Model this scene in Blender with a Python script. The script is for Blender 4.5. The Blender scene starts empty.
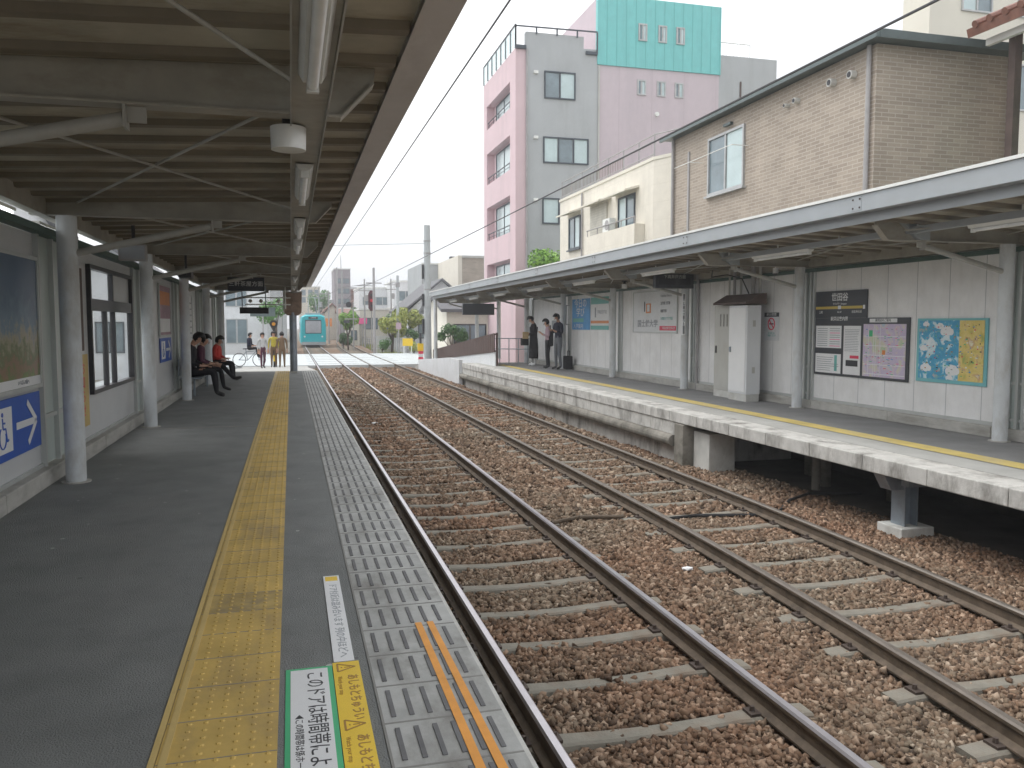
import bpy, bmesh, math, random
import numpy as np
from mathutils import Vector, Matrix
R = math.radians
random.seed(7)
S = bpy.context.scene
C = S.collection

# ------------------------------------------------------------ materials
def _n(nt, t, **kw):
    n = nt.nodes.new(t)
    for k, v in kw.items():
        if k in n.inputs.keys(): n.inputs[k].default_value = v
        else: setattr(n, k, v)
    return n
MATS = {}
def mat(name, col, rough=.6, metal=0, var=.12, scale=3., bump=0., bscale=40., stain=None, stain_amt=0., sscale=(1,1,1), spec=.5, emit=None, estr=0):
    """plain painted / cement / metal surface with wear noise"""
    if name in MATS: return MATS[name]
    m = bpy.data.materials.new(name); m.use_nodes = True; nt = m.node_tree
    b = nt.nodes['Principled BSDF']
    b.inputs['Roughness'].default_value = rough; b.inputs['Metallic'].default_value = metal
    b.inputs['Specular IOR Level'].default_value = spec
    tc = _n(nt, 'ShaderNodeTexCoord'); L = nt.links.new
    no = _n(nt, 'ShaderNodeTexNoise'); no.inputs['Scale'].default_value = scale; no.inputs['Detail'].default_value = 6
    no.inputs['Roughness'].default_value = .62
    L(tc.outputs['Object'], no.inputs['Vector'])
    cr = _n(nt, 'ShaderNodeValToRGB')
    e = cr.color_ramp.elements
    lo = tuple(max(0, c*(1-var*1.5)) for c in col); hi = tuple(min(1, c*(1+var)) for c in col)
    e[0].position = .3; e[1].position = .7; e[0].color = (*lo, 1); e[1].color = (*hi, 1)
    L(no.outputs['Fac'], cr.inputs['Fac']); out = cr.outputs['Color']
    if stain:
        mp = _n(nt, 'ShaderNodeMapping'); mp.inputs['Scale'].default_value = sscale
        L(tc.outputs['Object'], mp.inputs['Vector'])
        n2 = _n(nt, 'ShaderNodeTexNoise'); n2.inputs['Scale'].default_value = 1; n2.inputs['Detail'].default_value = 8
        n2.inputs['Roughness'].default_value = .7
        L(mp.outputs['Vector'], n2.inputs['Vector'])
        r2 = _n(nt, 'ShaderNodeValToRGB'); r2.color_ramp.elements[0].position = .48; r2.color_ramp.elements[1].position = .68
        r2.color_ramp.elements[1].color = (stain_amt,)*3 + (1,)
        L(n2.outputs['Fac'], r2.inputs['Fac'])
        mx = _n(nt, 'ShaderNodeMix', data_type='RGBA'); mx.inputs['B'].default_value = (*stain, 1)
        L(r2.outputs['Color'], mx.inputs['Factor']); L(out, mx.inputs['A']); out = mx.outputs['Result']
    L(out, b.inputs['Base Color'])
    if bump:
        n3 = _n(nt, 'ShaderNodeTexNoise'); n3.inputs['Scale'].default_value = bscale; n3.inputs['Detail'].default_value = 4
        L(tc.outputs['Object'], n3.inputs['Vector'])
        bp = _n(nt, 'ShaderNodeBump'); bp.inputs['Strength'].default_value = bump; bp.inputs['Distance'].default_value = .01
        L(n3.outputs['Fac'], bp.inputs['Height']); L(bp.outputs['Normal'], b.inputs['Normal'])
    if emit:
        b.inputs['Emission Color'].default_value = (*emit, 1); b.inputs['Emission Strength'].default_value = estr
    MATS[name] = m; return m

def stripes(name, col, line, axis, period, width=.06, rough=.6, bump=.4, row=None, var=.1, **kw):
    """panels or siding: thin joint lines repeating along one axis (and rows along z)"""
    m = mat(name, col, rough, var=var, **kw); nt = m.node_tree; L = nt.links.new; b = nt.nodes['Principled BSDF']
    src = b.inputs['Base Color'].links[0].from_socket
    tc = _n(nt, 'ShaderNodeTexCoord'); sp = _n(nt, 'ShaderNodeSeparateXYZ'); L(tc.outputs['Object'], sp.inputs[0])
    def edge(ax, per, w):
        a = _n(nt, 'ShaderNodeMath', operation='DIVIDE'); L(sp.outputs[ax], a.inputs[0]); a.inputs[1].default_value = per
        f = _n(nt, 'ShaderNodeMath', operation='FRACT'); L(a.outputs[0], f.inputs[0])
        c = _n(nt, 'ShaderNodeMath', operation='LESS_THAN'); L(f.outputs[0], c.inputs[0]); c.inputs[1].default_value = w
        return c.outputs[0]
    o = edge(axis, period, width)
    if row:
        o2 = edge('Z', row[0], row[1]); mm = _n(nt, 'ShaderNodeMath', operation='MAXIMUM'); L(o, mm.inputs[0]); L(o2, mm.inputs[1]); o = mm.outputs[0]
    mx = _n(nt, 'ShaderNodeMix', data_type='RGBA'); L(o, mx.inputs['Factor']); L(src, mx.inputs['A']); mx.inputs['B'].default_value = (*line, 1)
    L(mx.outputs['Result'], b.inputs['Base Color'])
    bp = _n(nt, 'ShaderNodeBump'); bp.inputs['Strength'].default_value = bump; bp.inputs['Distance'].default_value = .02; bp.invert = True
    L(o, bp.inputs['Height']); L(bp.outputs['Normal'], b.inputs['Normal'])
    return m

def brick_mat(name, c1, c2, mortar, w, h, rot=(0,0,0), bump=.5, ms=.012):
    m = bpy.data.materials.new(name); m.use_nodes = True; nt = m.node_tree; L = nt.links.new
    b = nt.nodes['Principled BSDF']; b.inputs['Roughness'].default_value = .8
    tc = _n(nt, 'ShaderNodeTexCoord'); sp = _n(nt, 'ShaderNodeSeparateXYZ'); L(tc.outputs['Object'], sp.inputs[0])
    ad = _n(nt, 'ShaderNodeMath', operation='ADD'); L(sp.outputs['X'], ad.inputs[0]); L(sp.outputs['Y'], ad.inputs[1])
    cb = _n(nt, 'ShaderNodeCombineXYZ'); L(ad.outputs[0], cb.inputs['X']); L(sp.outputs['Z'], cb.inputs['Y'])
    br = _n(nt, 'ShaderNodeTexBrick'); L(cb.outputs[0], br.inputs['Vector'])
    br.inputs['Color1'].default_value = (*c1, 1); br.inputs['Color2'].default_value = (*c2, 1); br.inputs['Mortar'].default_value = (*mortar, 1)
    br.inputs['Scale'].default_value = 1; br.inputs['Brick Width'].default_value = w; br.inputs['Row Height'].default_value = h
    br.inputs['Mortar Size'].default_value = ms; br.inputs['Mortar Smooth'].default_value = .1; br.inputs['Bias'].default_value = 0
    no = _n(nt, 'ShaderNodeTexNoise'); no.inputs['Scale'].default_value = 1.3; no.inputs['Detail'].default_value = 5; L(tc.outputs['Object'], no.inputs['Vector'])
    mx = _n(nt, 'ShaderNodeMix', data_type='RGBA', blend_type='MULTIPLY'); mx.inputs['Factor'].default_value = .35
    L(br.outputs['Color'], mx.inputs['A']); L(no.outputs['Fac'], mx.inputs['B']); 
    hs = _n(nt, 'ShaderNodeHueSaturation'); hs.inputs['Value'].default_value = 1.2; L(mx.outputs['Result'], hs.inputs['Color'])
    L(hs.outputs['Color'], b.inputs['Base Color'])
    bp = _n(nt, 'ShaderNodeBump'); bp.inputs['Strength'].default_value = bump; bp.inputs['Distance'].default_value = .02; bp.invert = True
    L(br.outputs['Fac'], bp.inputs['Height']); L(bp.outputs['Normal'], b.inputs['Normal'])
    MATS[name] = m; return m

def blotch(name, stops, scale=3., detail=5., rough=.5, dist=0., vor=False, sc3=(1,1,1)):
    """printed map or picture: noise through a constant ramp of colours"""
    m = bpy.data.materials.new(name); m.use_nodes = True; nt = m.node_tree; L = nt.links.new
    b = nt.nodes['Principled BSDF']; b.inputs['Roughness'].default_value = rough
    tc = _n(nt, 'ShaderNodeTexCoord'); mp = _n(nt, 'ShaderNodeMapping'); mp.inputs['Scale'].default_value = sc3; L(tc.outputs['Object'], mp.inputs[0])
    if vor:
        no = _n(nt, 'ShaderNodeTexVoronoi'); no.inputs['Scale'].default_value = scale; o = no.outputs['Color']
    else:
        no = _n(nt, 'ShaderNodeTexNoise'); no.inputs['Scale'].default_value = scale; no.inputs['Detail'].default_value = detail; no.inputs['Distortion'].default_value = dist; o = no.outputs['Fac']
    L(mp.outputs[0], no.inputs['Vector'])
    cr = _n(nt, 'ShaderNodeValToRGB'); cr.color_ramp.interpolation = 'LINEAR'
    e = cr.color_ramp.elements
    while len(e) < len(stops): e.new(.5)
    for i, (p, c) in enumerate(stops): e[i].position = p; e[i].color = (*c, 1)
    L(o, cr.inputs['Fac']); L(cr.outputs['Color'], b.inputs['Base Color'])
    MATS[name] = m; return m

def glass(name, tint=(.8,.88,.88), alpha=.35, rough=.05):
    m = bpy.data.materials.new(name); m.use_nodes = True; nt = m.node_tree; L = nt.links.new
    b = nt.nodes['Principled BSDF']; b.inputs['Base Color'].default_value = (*tint, 1); b.inputs['Roughness'].default_value = rough
    b.inputs['Alpha'].default_value = alpha
    MATS[name] = m; return m

def leafmat(name, c1, c2, rough=.6):
    m = bpy.data.materials.new(name); m.use_nodes = True; nt = m.node_tree; L = nt.links.new
    b = nt.nodes['Principled BSDF']; b.inputs['Roughness'].default_value = rough
    g = _n(nt, 'ShaderNodeNewGeometry'); mx = _n(nt, 'ShaderNodeMix', data_type='RGBA')
    mx.inputs['A'].default_value = (*c1, 1); mx.inputs['B'].default_value = (*c2, 1)
    L(g.outputs['Random Per Island'], mx.inputs['Factor']); L(mx.outputs['Result'], b.inputs['Base Color'])
    MATS[name] = m; return m

M = {}
M['steel_w'] = mat('painted_steel', (.40,.395,.365), .5, var=.08, scale=2, stain=(.22,.18,.13), stain_amt=.35, sscale=(2,2,1))
M['column'] = mat('column_paint', (.64,.67,.69), .4, var=.07, scale=3, stain=(.36,.33,.28), stain_amt=.6, sscale=(3,3,1.2))
M['beam'] = mat('beam_paint', (.37,.35,.30), .55, var=.12, scale=2.5, stain=(.17,.13,.08), stain_amt=.5, sscale=(1.5,3,3))
M['deck'] = mat('roof_deck_paint', (.42,.39,.31), .6, var=.2, scale=1.4, stain=(.17,.115,.05), stain_amt=.8, sscale=(.8,2.2,1))
M['rib'] = mat('roof_rib_paint', (.20,.17,.125), .6, var=.15, scale=2)
M['fascia'] = mat('fascia_steel', (.62,.59,.57), .45, var=.06, scale=2, stain=(.3,.26,.22), stain_amt=.4, sscale=(2,.8,3))
M['fascia_r'] = mat('gutter_steel', (.37,.40,.42), .4, var=.05, scale=2, stain=(.3,.3,.28), stain_amt=.3, sscale=(2,.7,4))
M['flash'] = mat('flashing_paint', (.78,.79,.76), .45, var=.06)
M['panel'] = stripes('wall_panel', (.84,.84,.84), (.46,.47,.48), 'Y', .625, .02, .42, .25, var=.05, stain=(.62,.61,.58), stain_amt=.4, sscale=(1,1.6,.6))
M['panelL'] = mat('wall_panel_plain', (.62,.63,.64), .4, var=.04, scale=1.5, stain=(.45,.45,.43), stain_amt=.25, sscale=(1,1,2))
M['infill'] = mat('frosted_infill', (.46,.52,.50), .35, var=.06, scale=1)
M['frame'] = mat('aluminium_frame', (.55,.57,.56), .4, .3, var=.05)
M['green'] = mat('green_beam_paint', (.075,.13,.11), .5, var=.15)
M['bronze'] = mat('dark_bronze', (.05,.05,.055), .4, .2, var=.1)
M['kerb'] = mat('kerb_concrete', (.47,.46,.43), .85, var=.12, scale=4, bump=.2, stain=(.2,.19,.16), stain_amt=.6, sscale=(3,1,6))
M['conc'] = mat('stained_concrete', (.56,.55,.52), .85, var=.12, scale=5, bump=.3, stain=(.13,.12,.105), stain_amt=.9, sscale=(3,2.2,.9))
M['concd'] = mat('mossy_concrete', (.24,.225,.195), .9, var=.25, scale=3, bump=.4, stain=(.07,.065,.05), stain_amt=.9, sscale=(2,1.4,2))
M['concl'] = mat('pale_concrete', (.6,.6,.57), .85, var=.1, scale=4, bump=.2, stain=(.33,.31,.27), stain_amt=.6, sscale=(3,3,1.5))
M['asph'] = mat('platform_asphalt', (.215,.224,.220), .8, var=.12, scale=2.2, bump=1.0, bscale=130, stain=(.265,.265,.26), stain_amt=.6, sscale=(1.3,.5,1))
M['asphw'] = mat('paving_light', (.42,.42,.40), .85, var=.1, scale=1.4, bump=.2, stain=(.28,.27,.25), stain_amt=.5, sscale=(1,.5,1))
M['tact'] = mat('tactile_yellow', (.59,.41,.12), .65, var=.12, scale=3.3, bump=.1, stain=(.34,.25,.12), stain_amt=.8, sscale=(2.4,1.1,1))
M['tactl'] = mat('tactile_yellow_light', (.62,.46,.18), .6, var=.08, stain=(.4,.3,.12), stain_amt=.4, sscale=(2,1,1))
M['tactw'] = mat('tactile_yellow_worn', (.47,.34,.12), .7, var=.2, scale=5, stain=(.25,.21,.14), stain_amt=.8, sscale=(6,6,1))
M['tactR'] = mat('tactile_strip', (.62,.49,.16), .7, var=.12, scale=2, stain=(.45,.42,.34), stain_amt=.5, sscale=(2,1,1))
M['tile'] = mat('edge_tile', (.45,.455,.44), .75, var=.16, scale=3.5, stain=(.20,.19,.17), stain_amt=.9, sscale=(2.5,1.2,1))
M['slot'] = mat('grip_strip', (.15,.15,.155), .7, var=.2, scale=6)
M['joint'] = mat('tile_joint', (.26,.255,.24), .9, var=.1)
M['orange'] = mat('orange_tape', (.80,.34,.05), .6, var=.1, scale=6)
M['white'] = mat('white_vinyl', (.80,.81,.82), .5, var=.03, scale=2)
M['whited'] = mat('white_paint', (.72,.74,.76), .45, var=.04, scale=2, stain=(.5,.5,.47), stain_amt=.3, sscale=(2,2,1))
M['greyp'] = mat('grey_cabinet_paint', (.50,.50,.47), .5, var=.05, scale=2, stain=(.33,.3,.25), stain_amt=.4, sscale=(2,2,1))
M['blue'] = mat('sign_blue', (.02,.10,.48), .45, var=.05)
M['lblue'] = mat('light_blue', (.08,.32,.66), .5, var=.1)
M['teal_ink'] = mat('teal_ink', (.16,.46,.43), .5, var=.05)
M['aqua'] = mat('aqua_ink', (.20,.52,.56), .5, var=.05)
M['orange_ink'] = mat('orange_ink', (.70,.26,.08), .5, var=.05)
M['red_ink'] = mat('red_ink', (.72,.05,.11), .5, var=.05)
M['pink_ink'] = mat('pink_ink', (.85,.12,.35), .5, var=.05)
M['green_ink'] = mat('green_ink', (.07,.48,.22), .5, var=.05)
M['yellow_ink'] = mat('yellow_ink', (.85,.58,.03), .5, var=.05)
M['black'] = mat('black_ink', (.03,.03,.035), .5, var=.1)
M['charc'] = mat('charcoal_sign', (.055,.06,.07), .45, var=.05)
M['gold'] = mat('gold_band', (.60,.45,.10), .5, var=.05)
M['grey_ink'] = mat('grey_ink', (.33,.35,.38), .6, var=.05)
M['brown_ink'] = mat('brown_ink', (.42,.23,.05), .6, var=.05)
M['rail'] = mat('rail_rust', (.125,.095,.068), .75, .2, var=.25, scale=9, bump=.2)
M['railtop'] = mat('rail_head', (.56,.53,.55), .36, 1.0, var=.08, scale=6)
M['raildull'] = mat('worn_rail_head', (.20,.175,.15), .5, .5, var=.15, scale=6)
M['sleeper'] = mat('sleeper_concrete', (.225,.21,.175), .9, var=.14, scale=5, bump=.4, bscale=60, stain=(.2,.15,.11), stain_amt=.75, sscale=(3,3,1))
M['bolt'] = mat('fastener', (.08,.06,.05), .7, .3)
M['dark'] = mat('void_shade', (.06,.052,.042), 1, var=.3, scale=2)  # shade of the void under the far platform, put into the colour
M['road'] = mat('crossing_surface', (.52,.56,.57), .7, var=.07, scale=.8, bump=.15)
M['steel_g'] = mat('galvanised_steel', (.32,.37,.42), .45, .5, var=.12, scale=4, stain=(.16,.11,.07), stain_amt=.4, sscale=(3,3,2))
M['rubber'] = mat('black_rubber', (.02,.02,.022), .6)
M['brown'] = mat('brown_slats', (.09,.052,.042), .6, var=.15)
M['brick'] = brick_mat('tan_brick_tile', (.40,.34,.28), (.315,.265,.215), (.47,.42,.36), .34, .088, ms=.010)
M['pink'] = mat('pink_render', (.64,.49,.515), .8, var=.04, scale=.6, bump=.1, stain=(.50,.40,.42), stain_amt=.5, sscale=(1.2,1.2,.12))
M['pinkl'] = stripes('pale_pink_render', (.56,.485,.52), (.49,.42,.45), 'X', 1.9, .02, .8, .1, var=.03, stain=(.46,.41,.44), stain_amt=.5, sscale=(1.3,1,.12))
M['greyw'] = mat('grey_render', (.42,.44,.45), .8, var=.05, scale=.6, stain=(.33,.34,.34), stain_amt=.5, sscale=(1.2,1.2,.12))
M['tealw'] = stripes('teal_siding', (.17,.54,.53), (.11,.43,.42), 'X', .55, .09, .45, .6, var=.04, stain=(.14,.42,.42), stain_amt=.5, sscale=(1.2,1,.12))
M['cream'] = stripes('cream_render', (.74,.70,.61), (.66,.62,.53), 'Y', 2.2, .012, .8, .12, (.6,.03), var=.04, stain=(.56,.52,.45), stain_amt=.5, sscale=(1.3,1.3,.2))
M['creamp'] = mat('cream_render_plain', (.70,.67,.58), .8, var=.04, scale=.5)
M['roofg'] = mat('green_grey_metal', (.10,.13,.13), .4, .3, var=.1)
M['roofd'] = mat('grey_roof_tile', (.13,.13,.14), .7, var=.12, scale=6)
M['winframe'] = mat('window_frame_dark', (.055,.07,.085), .4, .2)
M['winsilver'] = mat('window_frame_silver', (.45,.46,.46), .4, .4)
M['pane'] = mat('window_pane', (.16,.22,.25), .08, .0, var=.2, scale=1.2, spec=1)
M['panel_w'] = mat('pane_curtain_sky', (.50,.62,.63), .12, 0, var=.08, scale=1, spec=.8)  # pale for curtains; on the balcony windows a painted sky reflection
M['shutter'] = stripes('roller_shutter', (.55,.53,.46), (.4,.38,.33), 'Z', .1, .12, .6, .3)
M['glassr'] = glass('railing_glass', (.55,.72,.72), .45)
M['clear'] = glass('clear_glass', (.75,.8,.8), .16)
M['pipe'] = mat('grey_pipe', (.36,.35,.35), .5)
M['tram'] = mat('tram_teal', (.012,.42,.48), .35, var=.03)
M['tramg'] = mat('tram_underframe', (.36,.40,.42), .5)
M['tramw'] = mat('tram_window', (.36,.38,.42), .15, 0, var=.15, scale=1, spec=.8)
M['tilerf'] = mat('red_brown_roof_tile', (.22,.10,.07), .5, var=.2, scale=8)
M['wood'] = mat('dark_timber', (.10,.07,.06), .7, var=.2)
M['bark'] = mat('bark', (.11,.085,.065), .9, var=.3, scale=8)
M['tubeg'] = mat('lamp_tube', (.80,.81,.80), .3)
M['lampb'] = mat('lamp_body', (.62,.62,.59), .4)
M['lit'] = mat('sky_gap_glow', (.9,.9,.9), .3, emit=(.95,.98,1), estr=2.2)  # glow standing in for bright sky in the gap above the wall
M['redlit'] = mat('red_lamp', (.5,.02,.03), .3, emit=(.6,.02,.05), estr=.15)
M['amber'] = mat('amber_lens', (.7,.32,.04), .3)
M['tower'] = mat('tower_render', (.27,.24,.26), .8)
M['maroon'] = mat('signal_maroon', (.10,.02,.03), .5)
M['polec'] = mat('pole_concrete', (.47,.50,.51), .75, var=.08, scale=4)
M['mirrorb'] = mat('mirror_back', (.27,.19,.14), .5, var=.3, scale=6)
M['cloth_black'] = mat('black_cloth', (.018,.018,.022), .9)
M['cloth_navy'] = mat('navy_cloth', (.02,.022,.045), .85)
M['cloth_grey'] = mat('grey_cloth', (.16,.17,.19), .9)
M['cloth_red'] = mat('red_cloth', (.55,.05,.04), .8)
M['cloth_pink'] = mat('pink_cloth', (.50,.36,.42), .9)
M['cloth_white'] = mat('white_cloth', (.50,.50,.50), .9)
M['cloth_yellow'] = mat('yellow_cloth', (.50,.42,.06), .8)
M['cloth_tan'] = mat('tan_cloth', (.19,.125,.075), .9)
M['cloth_wine'] = mat('wine_cloth', (.10,.035,.06), .9)
M['skin'] = mat('skin', (.55,.33,.24), .55)
M['hair'] = mat('black_hair', (.012,.010,.010), .5)
M['shoe'] = mat('black_shoe', (.02,.02,.02), .4)
M['tanbag'] = mat('tan_paper', (.45,.33,.18), .8)
M['lineg'] = mat('wire', (.05,.05,.055), .5)
M['leafA'] = leafmat('leaves_bright', (.14,.30,.04), (.26,.46,.08))
M['leafB'] = leafmat('leaves_dark', (.035,.09,.03), (.09,.19,.05))
M['leafY'] = leafmat('leaves_yellow_green', (.20,.27,.05), (.42,.42,.10))
M['leafC'] = leafmat('leaves_mid', (.06,.16,.035), (.12,.28,.06))

# ------------------------------------------------------------ mesh builder
class MB:
    def __init__(s): s.v = []; s.f = []; s.mi = []; s.mats = []
    def m(s, name):
        mm = M[name]
        if mm not in s.mats: s.mats.append(mm)
        return s.mats.index(mm)
    def add(s, vs, fs, mt):
        o = len(s.v); i = s.m(mt); s.v += [tuple(v) for v in vs]
        for f in fs: s.f.append(tuple(o+k for k in f)); s.mi.append(i)
        return s
    def box(s, x0, x1, y0, y1, z0, z1, mt):
        if x0 > x1: x0, x1 = x1, x0
        if y0 > y1: y0, y1 = y1, y0
        if z0 > z1: z0, z1 = z1, z0
        v = [(x,y,z) for z in (z0,z1) for y in (y0,y1) for x in (x0,x1)]
        return s.add(v, [(0,2,3,1),(4,5,7,6),(0,1,5,4),(1,3,7,5),(3,2,6,7),(2,0,4,6)], mt)
    def bar(s, p, q, w, h, mt, up=(0,0,1)):
        p = Vector(p); q = Vector(q); d = (q-p).normalized(); u = Vector(up)
        r = d.cross(u)
        if r.length < 1e-4: r = d.cross(Vector((1,0,0)))
        r.normalize(); u = r.cross(d)
        v = [a + r*i*w/2 + u*j*h/2 for a in (p,q) for i,j in ((-1,-1),(1,-1),(1,1),(-1,1))]
        return s.add(v, [(3,2,1,0),(4,5,6,7),(0,1,5,4),(1,2,6,5),(2,3,7,6),(3,0,4,7)], mt)
    def cyl(s, p, q, r0, r1, mt, n=14, caps=True):
        p = Vector(p); q = Vector(q); d = (q-p).normalized()
        a = d.cross(Vector((0,0,1)))
        if a.length < 1e-3: a = Vector((1,0,0))
        a.normalize(); b = d.cross(a); v = []
        for c, r in ((p,r0),(q,r1)):
            for k in range(n):
                t = 2*math.pi*k/n; v.append(c + (a*math.cos(t)+b*math.sin(t))*r)
        f = [(k,(k+1)%n,n+(k+1)%n,n+k) for k in range(n)]
        if caps: f += [tuple(range(n))[::-1], tuple(range(n,2*n))]
        return s.add(v, f, mt)
    def tube(s, pts, r, mt, n=6):
        for a, b in zip(pts, pts[1:]): s.cyl(a, b, r, r, mt, n)
        return s
    def prism(s, poly, ax, a, b, mt):
        """poly of 2D points extruded along axis ax from a to b. ax x: (y,z); y: (x,z); z: (x,y)"""
        def P(u, w, t): return (t,u,w) if ax == 'x' else (u,t,w) if ax == 'y' else (u,w,t)
        n = len(poly); v = [P(*p, a) for p in poly] + [P(*p, b) for p in poly]
        f = [(k,(k+1)%n,n+(k+1)%n,n+k) for k in range(n)] + [tuple(range(n))[::-1], tuple(range(n,2*n))]
        return s.add(v, f, mt)
    def disc(s, c, ax, r, t, mt, n=24, sy=1):
        d = {'x':(1,0,0),'y':(0,1,0),'z':(0,0,1)}[ax]
        return s.cyl(Vector(c)-Vector(d)*t/2, Vector(c)+Vector(d)*t/2, r, r, mt, n)
    def sheet(s, x0, x1, y0, y1, z, mt): return s.add([(x0,y0,z),(x1,y0,z),(x1,y1,z),(x0,y1,z)], [(0,1,2,3)], mt)
    def ico(s, c, r, mt, sc=(1,1,1), sub=2):
        bm = bmesh.new(); bmesh.ops.create_icosphere(bm, subdivisions=sub, radius=r)
        v = [(c[0]+q.co.x*sc[0], c[1]+q.co.y*sc[1], c[2]+q.co.z*sc[2]) for q in bm.verts]
        f = [tuple(w.index for w in g.verts) for g in bm.faces]; bm.free(); return s.add(v, f, mt)
    def build(s, name, parent=None, smooth=False, local=False, bevel=0):
        me = bpy.data.meshes.new(name)
        off = Vector((0,0,0))
        if parent is not None and not local:
            p = parent
            while p is not None: off += p.location; p = p.parent
        me.from_pydata([tuple(Vector(v)-off) for v in s.v], [], s.f)
        for mm in s.mats: me.materials.append(mm)
        me.polygons.foreach_set('material_index', s.mi)
        bm = bmesh.new(); bm.from_mesh(me); bmesh.ops.recalc_face_normals(bm, faces=bm.faces); bm.to_mesh(me); bm.free()
        me.update()
        o = bpy.data.objects.new(name, me); C.objects.link(o)
        if parent is not None: o.parent = parent
        if smooth:
            me.polygons.foreach_set('use_smooth', [True]*len(me.polygons))
            try: me.set_sharp_from_angle(angle=R(40))
            except Exception: pass
        if bevel:
            b = o.modifiers.new('bevel', 'BEVEL'); b.width = bevel; b.segments = 2; b.limit_method = 'ANGLE'; b.angle_limit = R(40)
        return o

def tag(o, label, cat, group=None, kind=None):
    if label: o['label'] = label
    if cat: o['category'] = cat
    if group: o['group'] = group
    if kind: o['kind'] = kind
    return o
def thing(name, label, cat, loc=(0,0,0), rz=0, group=None):
    o = bpy.data.objects.new(name, None); C.objects.link(o); o.location = loc; o.rotation_euler = (0,0,rz); o.empty_display_size = .2
    return tag(o, label, cat, group)
def struct(o): o['kind'] = 'structure'; return o
def kids(o): return [c for c in bpy.data.objects if c.parent == o]
def dup(root, loc=None, rz=None, label=None, group=None, parent=None):
    r = root.copy(); C.objects.link(r)
    if loc is not None: r.location = loc
    if rz is not None: r.rotation_euler = (0,0,rz)
    if parent is not None: r.parent = parent
    if label: r['label'] = label
    if group: r['group'] = group
    for ch in kids(root): dup(ch, parent=r)
    return r

def text(body, size, mt, loc, rot, parent, name='lettering', align='CENTER', ext=.001, sx=1., spacing=1., bold=0):
    """raised lettering as a mesh; loc is in world coordinates"""
    cu = bpy.data.curves.new('lettering', 'FONT'); cu.body = body; cu.size = size; cu.align_x = align; cu.align_y = 'CENTER'
    cu.extrude = ext; cu.space_line = spacing; cu.offset = bold; cu.resolution_u = 3
    t = bpy.data.objects.new('tmp', cu); C.objects.link(t); bpy.context.view_layer.update()
    me = bpy.data.meshes.new_from_object(t.evaluated_get(bpy.context.evaluated_depsgraph_get()))
    bpy.data.objects.remove(t)
    X = Matrix.Translation(loc) @ Matrix(rot).to_4x4() @ Matrix.Diagonal((sx,1,1,1))
    off = Vector((0,0,0)); p = parent
    while p is not None: off += p.location; p = p.parent
    me.transform(Matrix.Translation(-off) @ X); me.materials.clear(); me.materials.append(M[mt])
    me.name = name; o = bpy.data.objects.new(name, me); C.objects.link(o); o.parent = parent
    return o
# text orientations: columns are the text's x, y, z axes in world
def basis(x, y, z): return Matrix((x, y, z)).transposed()
ON_RWALL = basis((0,-1,0), (0,0,1), (-1,0,0))     # read looking +X
ON_LWALL = basis((0,1,0), (0,0,1), (1,0,0))       # read looking -X
FACE_CAM = basis((1,0,0), (0,0,1), (0,-1,0))
ON_FLOOR = basis((0,-1,0), (1,0,0), (0,0,1))      # read looking +X at the floor

def bend(y): return .00044*max(0, y-50)**2
def c1(y): return 2.02 + .0006*max(0, y-76)**2
def c2(y): return 4.84 - .24*min(1.4, (max(0, 10-y)/6))**2 + bend(y)
G = .715      # half the distance between rail head centres

# ------------------------------------------------------------ ground, ballast, tracks
def ground_mat():
    m = mat('trackside_ground', (.19,.175,.15), .95, var=.3, scale=.6, bump=.5, bscale=12, stain=(.10,.11,.05), stain_amt=.7, sscale=(.15,.15,1)); return m
M['ground'] = ground_mat()
o = MB().sheet(-260, 320, -60, 420, -.98, 'ground').build('ground'); struct(o)

def ballast_material():
    m = bpy.data.materials.new('ballast'); m.use_nodes = True; nt = m.node_tree; L = nt.links.new
    b = nt.nodes['Principled BSDF']; b.inputs['Roughness'].default_value = .95
    tc = _n(nt, 'ShaderNodeTexCoord')
    vo = _n(nt, 'ShaderNodeTexVoronoi'); vo.inputs['Scale'].default_value = 21; L(tc.outputs['Object'], vo.inputs['Vector'])
    sp = _n(nt, 'ShaderNodeSeparateColor'); L(vo.outputs['Color'], sp.inputs[0])
    cr = _n(nt, 'ShaderNodeValToRGB'); e = cr.color_ramp.elements
    st = STONE
    while len(e) < len(st): e.new(.5)
    for i, (p, c) in enumerate(st): e[i].position = p; e[i].color = (*c, 1)
    L(sp.outputs[0], cr.inputs['Fac'])
    rust(nt, tc, cr.outputs['Color'], b)
    bp = _n(nt, 'ShaderNodeBump'); bp.inputs['Strength'].default_value = 1; bp.inputs['Distance'].default_value = .03; bp.invert = True
    L(vo.outputs['Distance'], bp.inputs['Height']); L(bp.outputs['Normal'], b.inputs['Normal'])
    return m
STONE = [(0,(.070,.050,.035)), (.25,(.150,.105,.070)), (.5,(.215,.150,.100)), (.68,(.185,.150,.108)), (.88,(.28,.21,.15)), (1,(.42,.35,.27))]
def rust(nt, tc, src, b):
    """brake dust reddens the stones in broad patches"""
    L = nt.links.new
    no = _n(nt, 'ShaderNodeTexNoise'); no.inputs['Scale'].default_value = .55; no.inputs['Detail'].default_value = 3; L(tc.outputs['Object'], no.inputs['Vector'])
    r = _n(nt, 'ShaderNodeValToRGB'); r.color_ramp.elements[0].position = .38; r.color_ramp.elements[1].position = .68
    L(no.outputs['Fac'], r.inputs['Fac'])
    mx = _n(nt, 'ShaderNodeMix', data_type='RGBA', blend_type='MULTIPLY'); mx.inputs['B'].default_value = (1.08,.87,.78,1)
    L(r.outputs['Color'], mx.inputs['Factor']); L(src, mx.inputs['A']); L(mx.outputs['Result'], b.inputs['Base Color'])
M['ballast'] = ballast_material()
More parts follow.
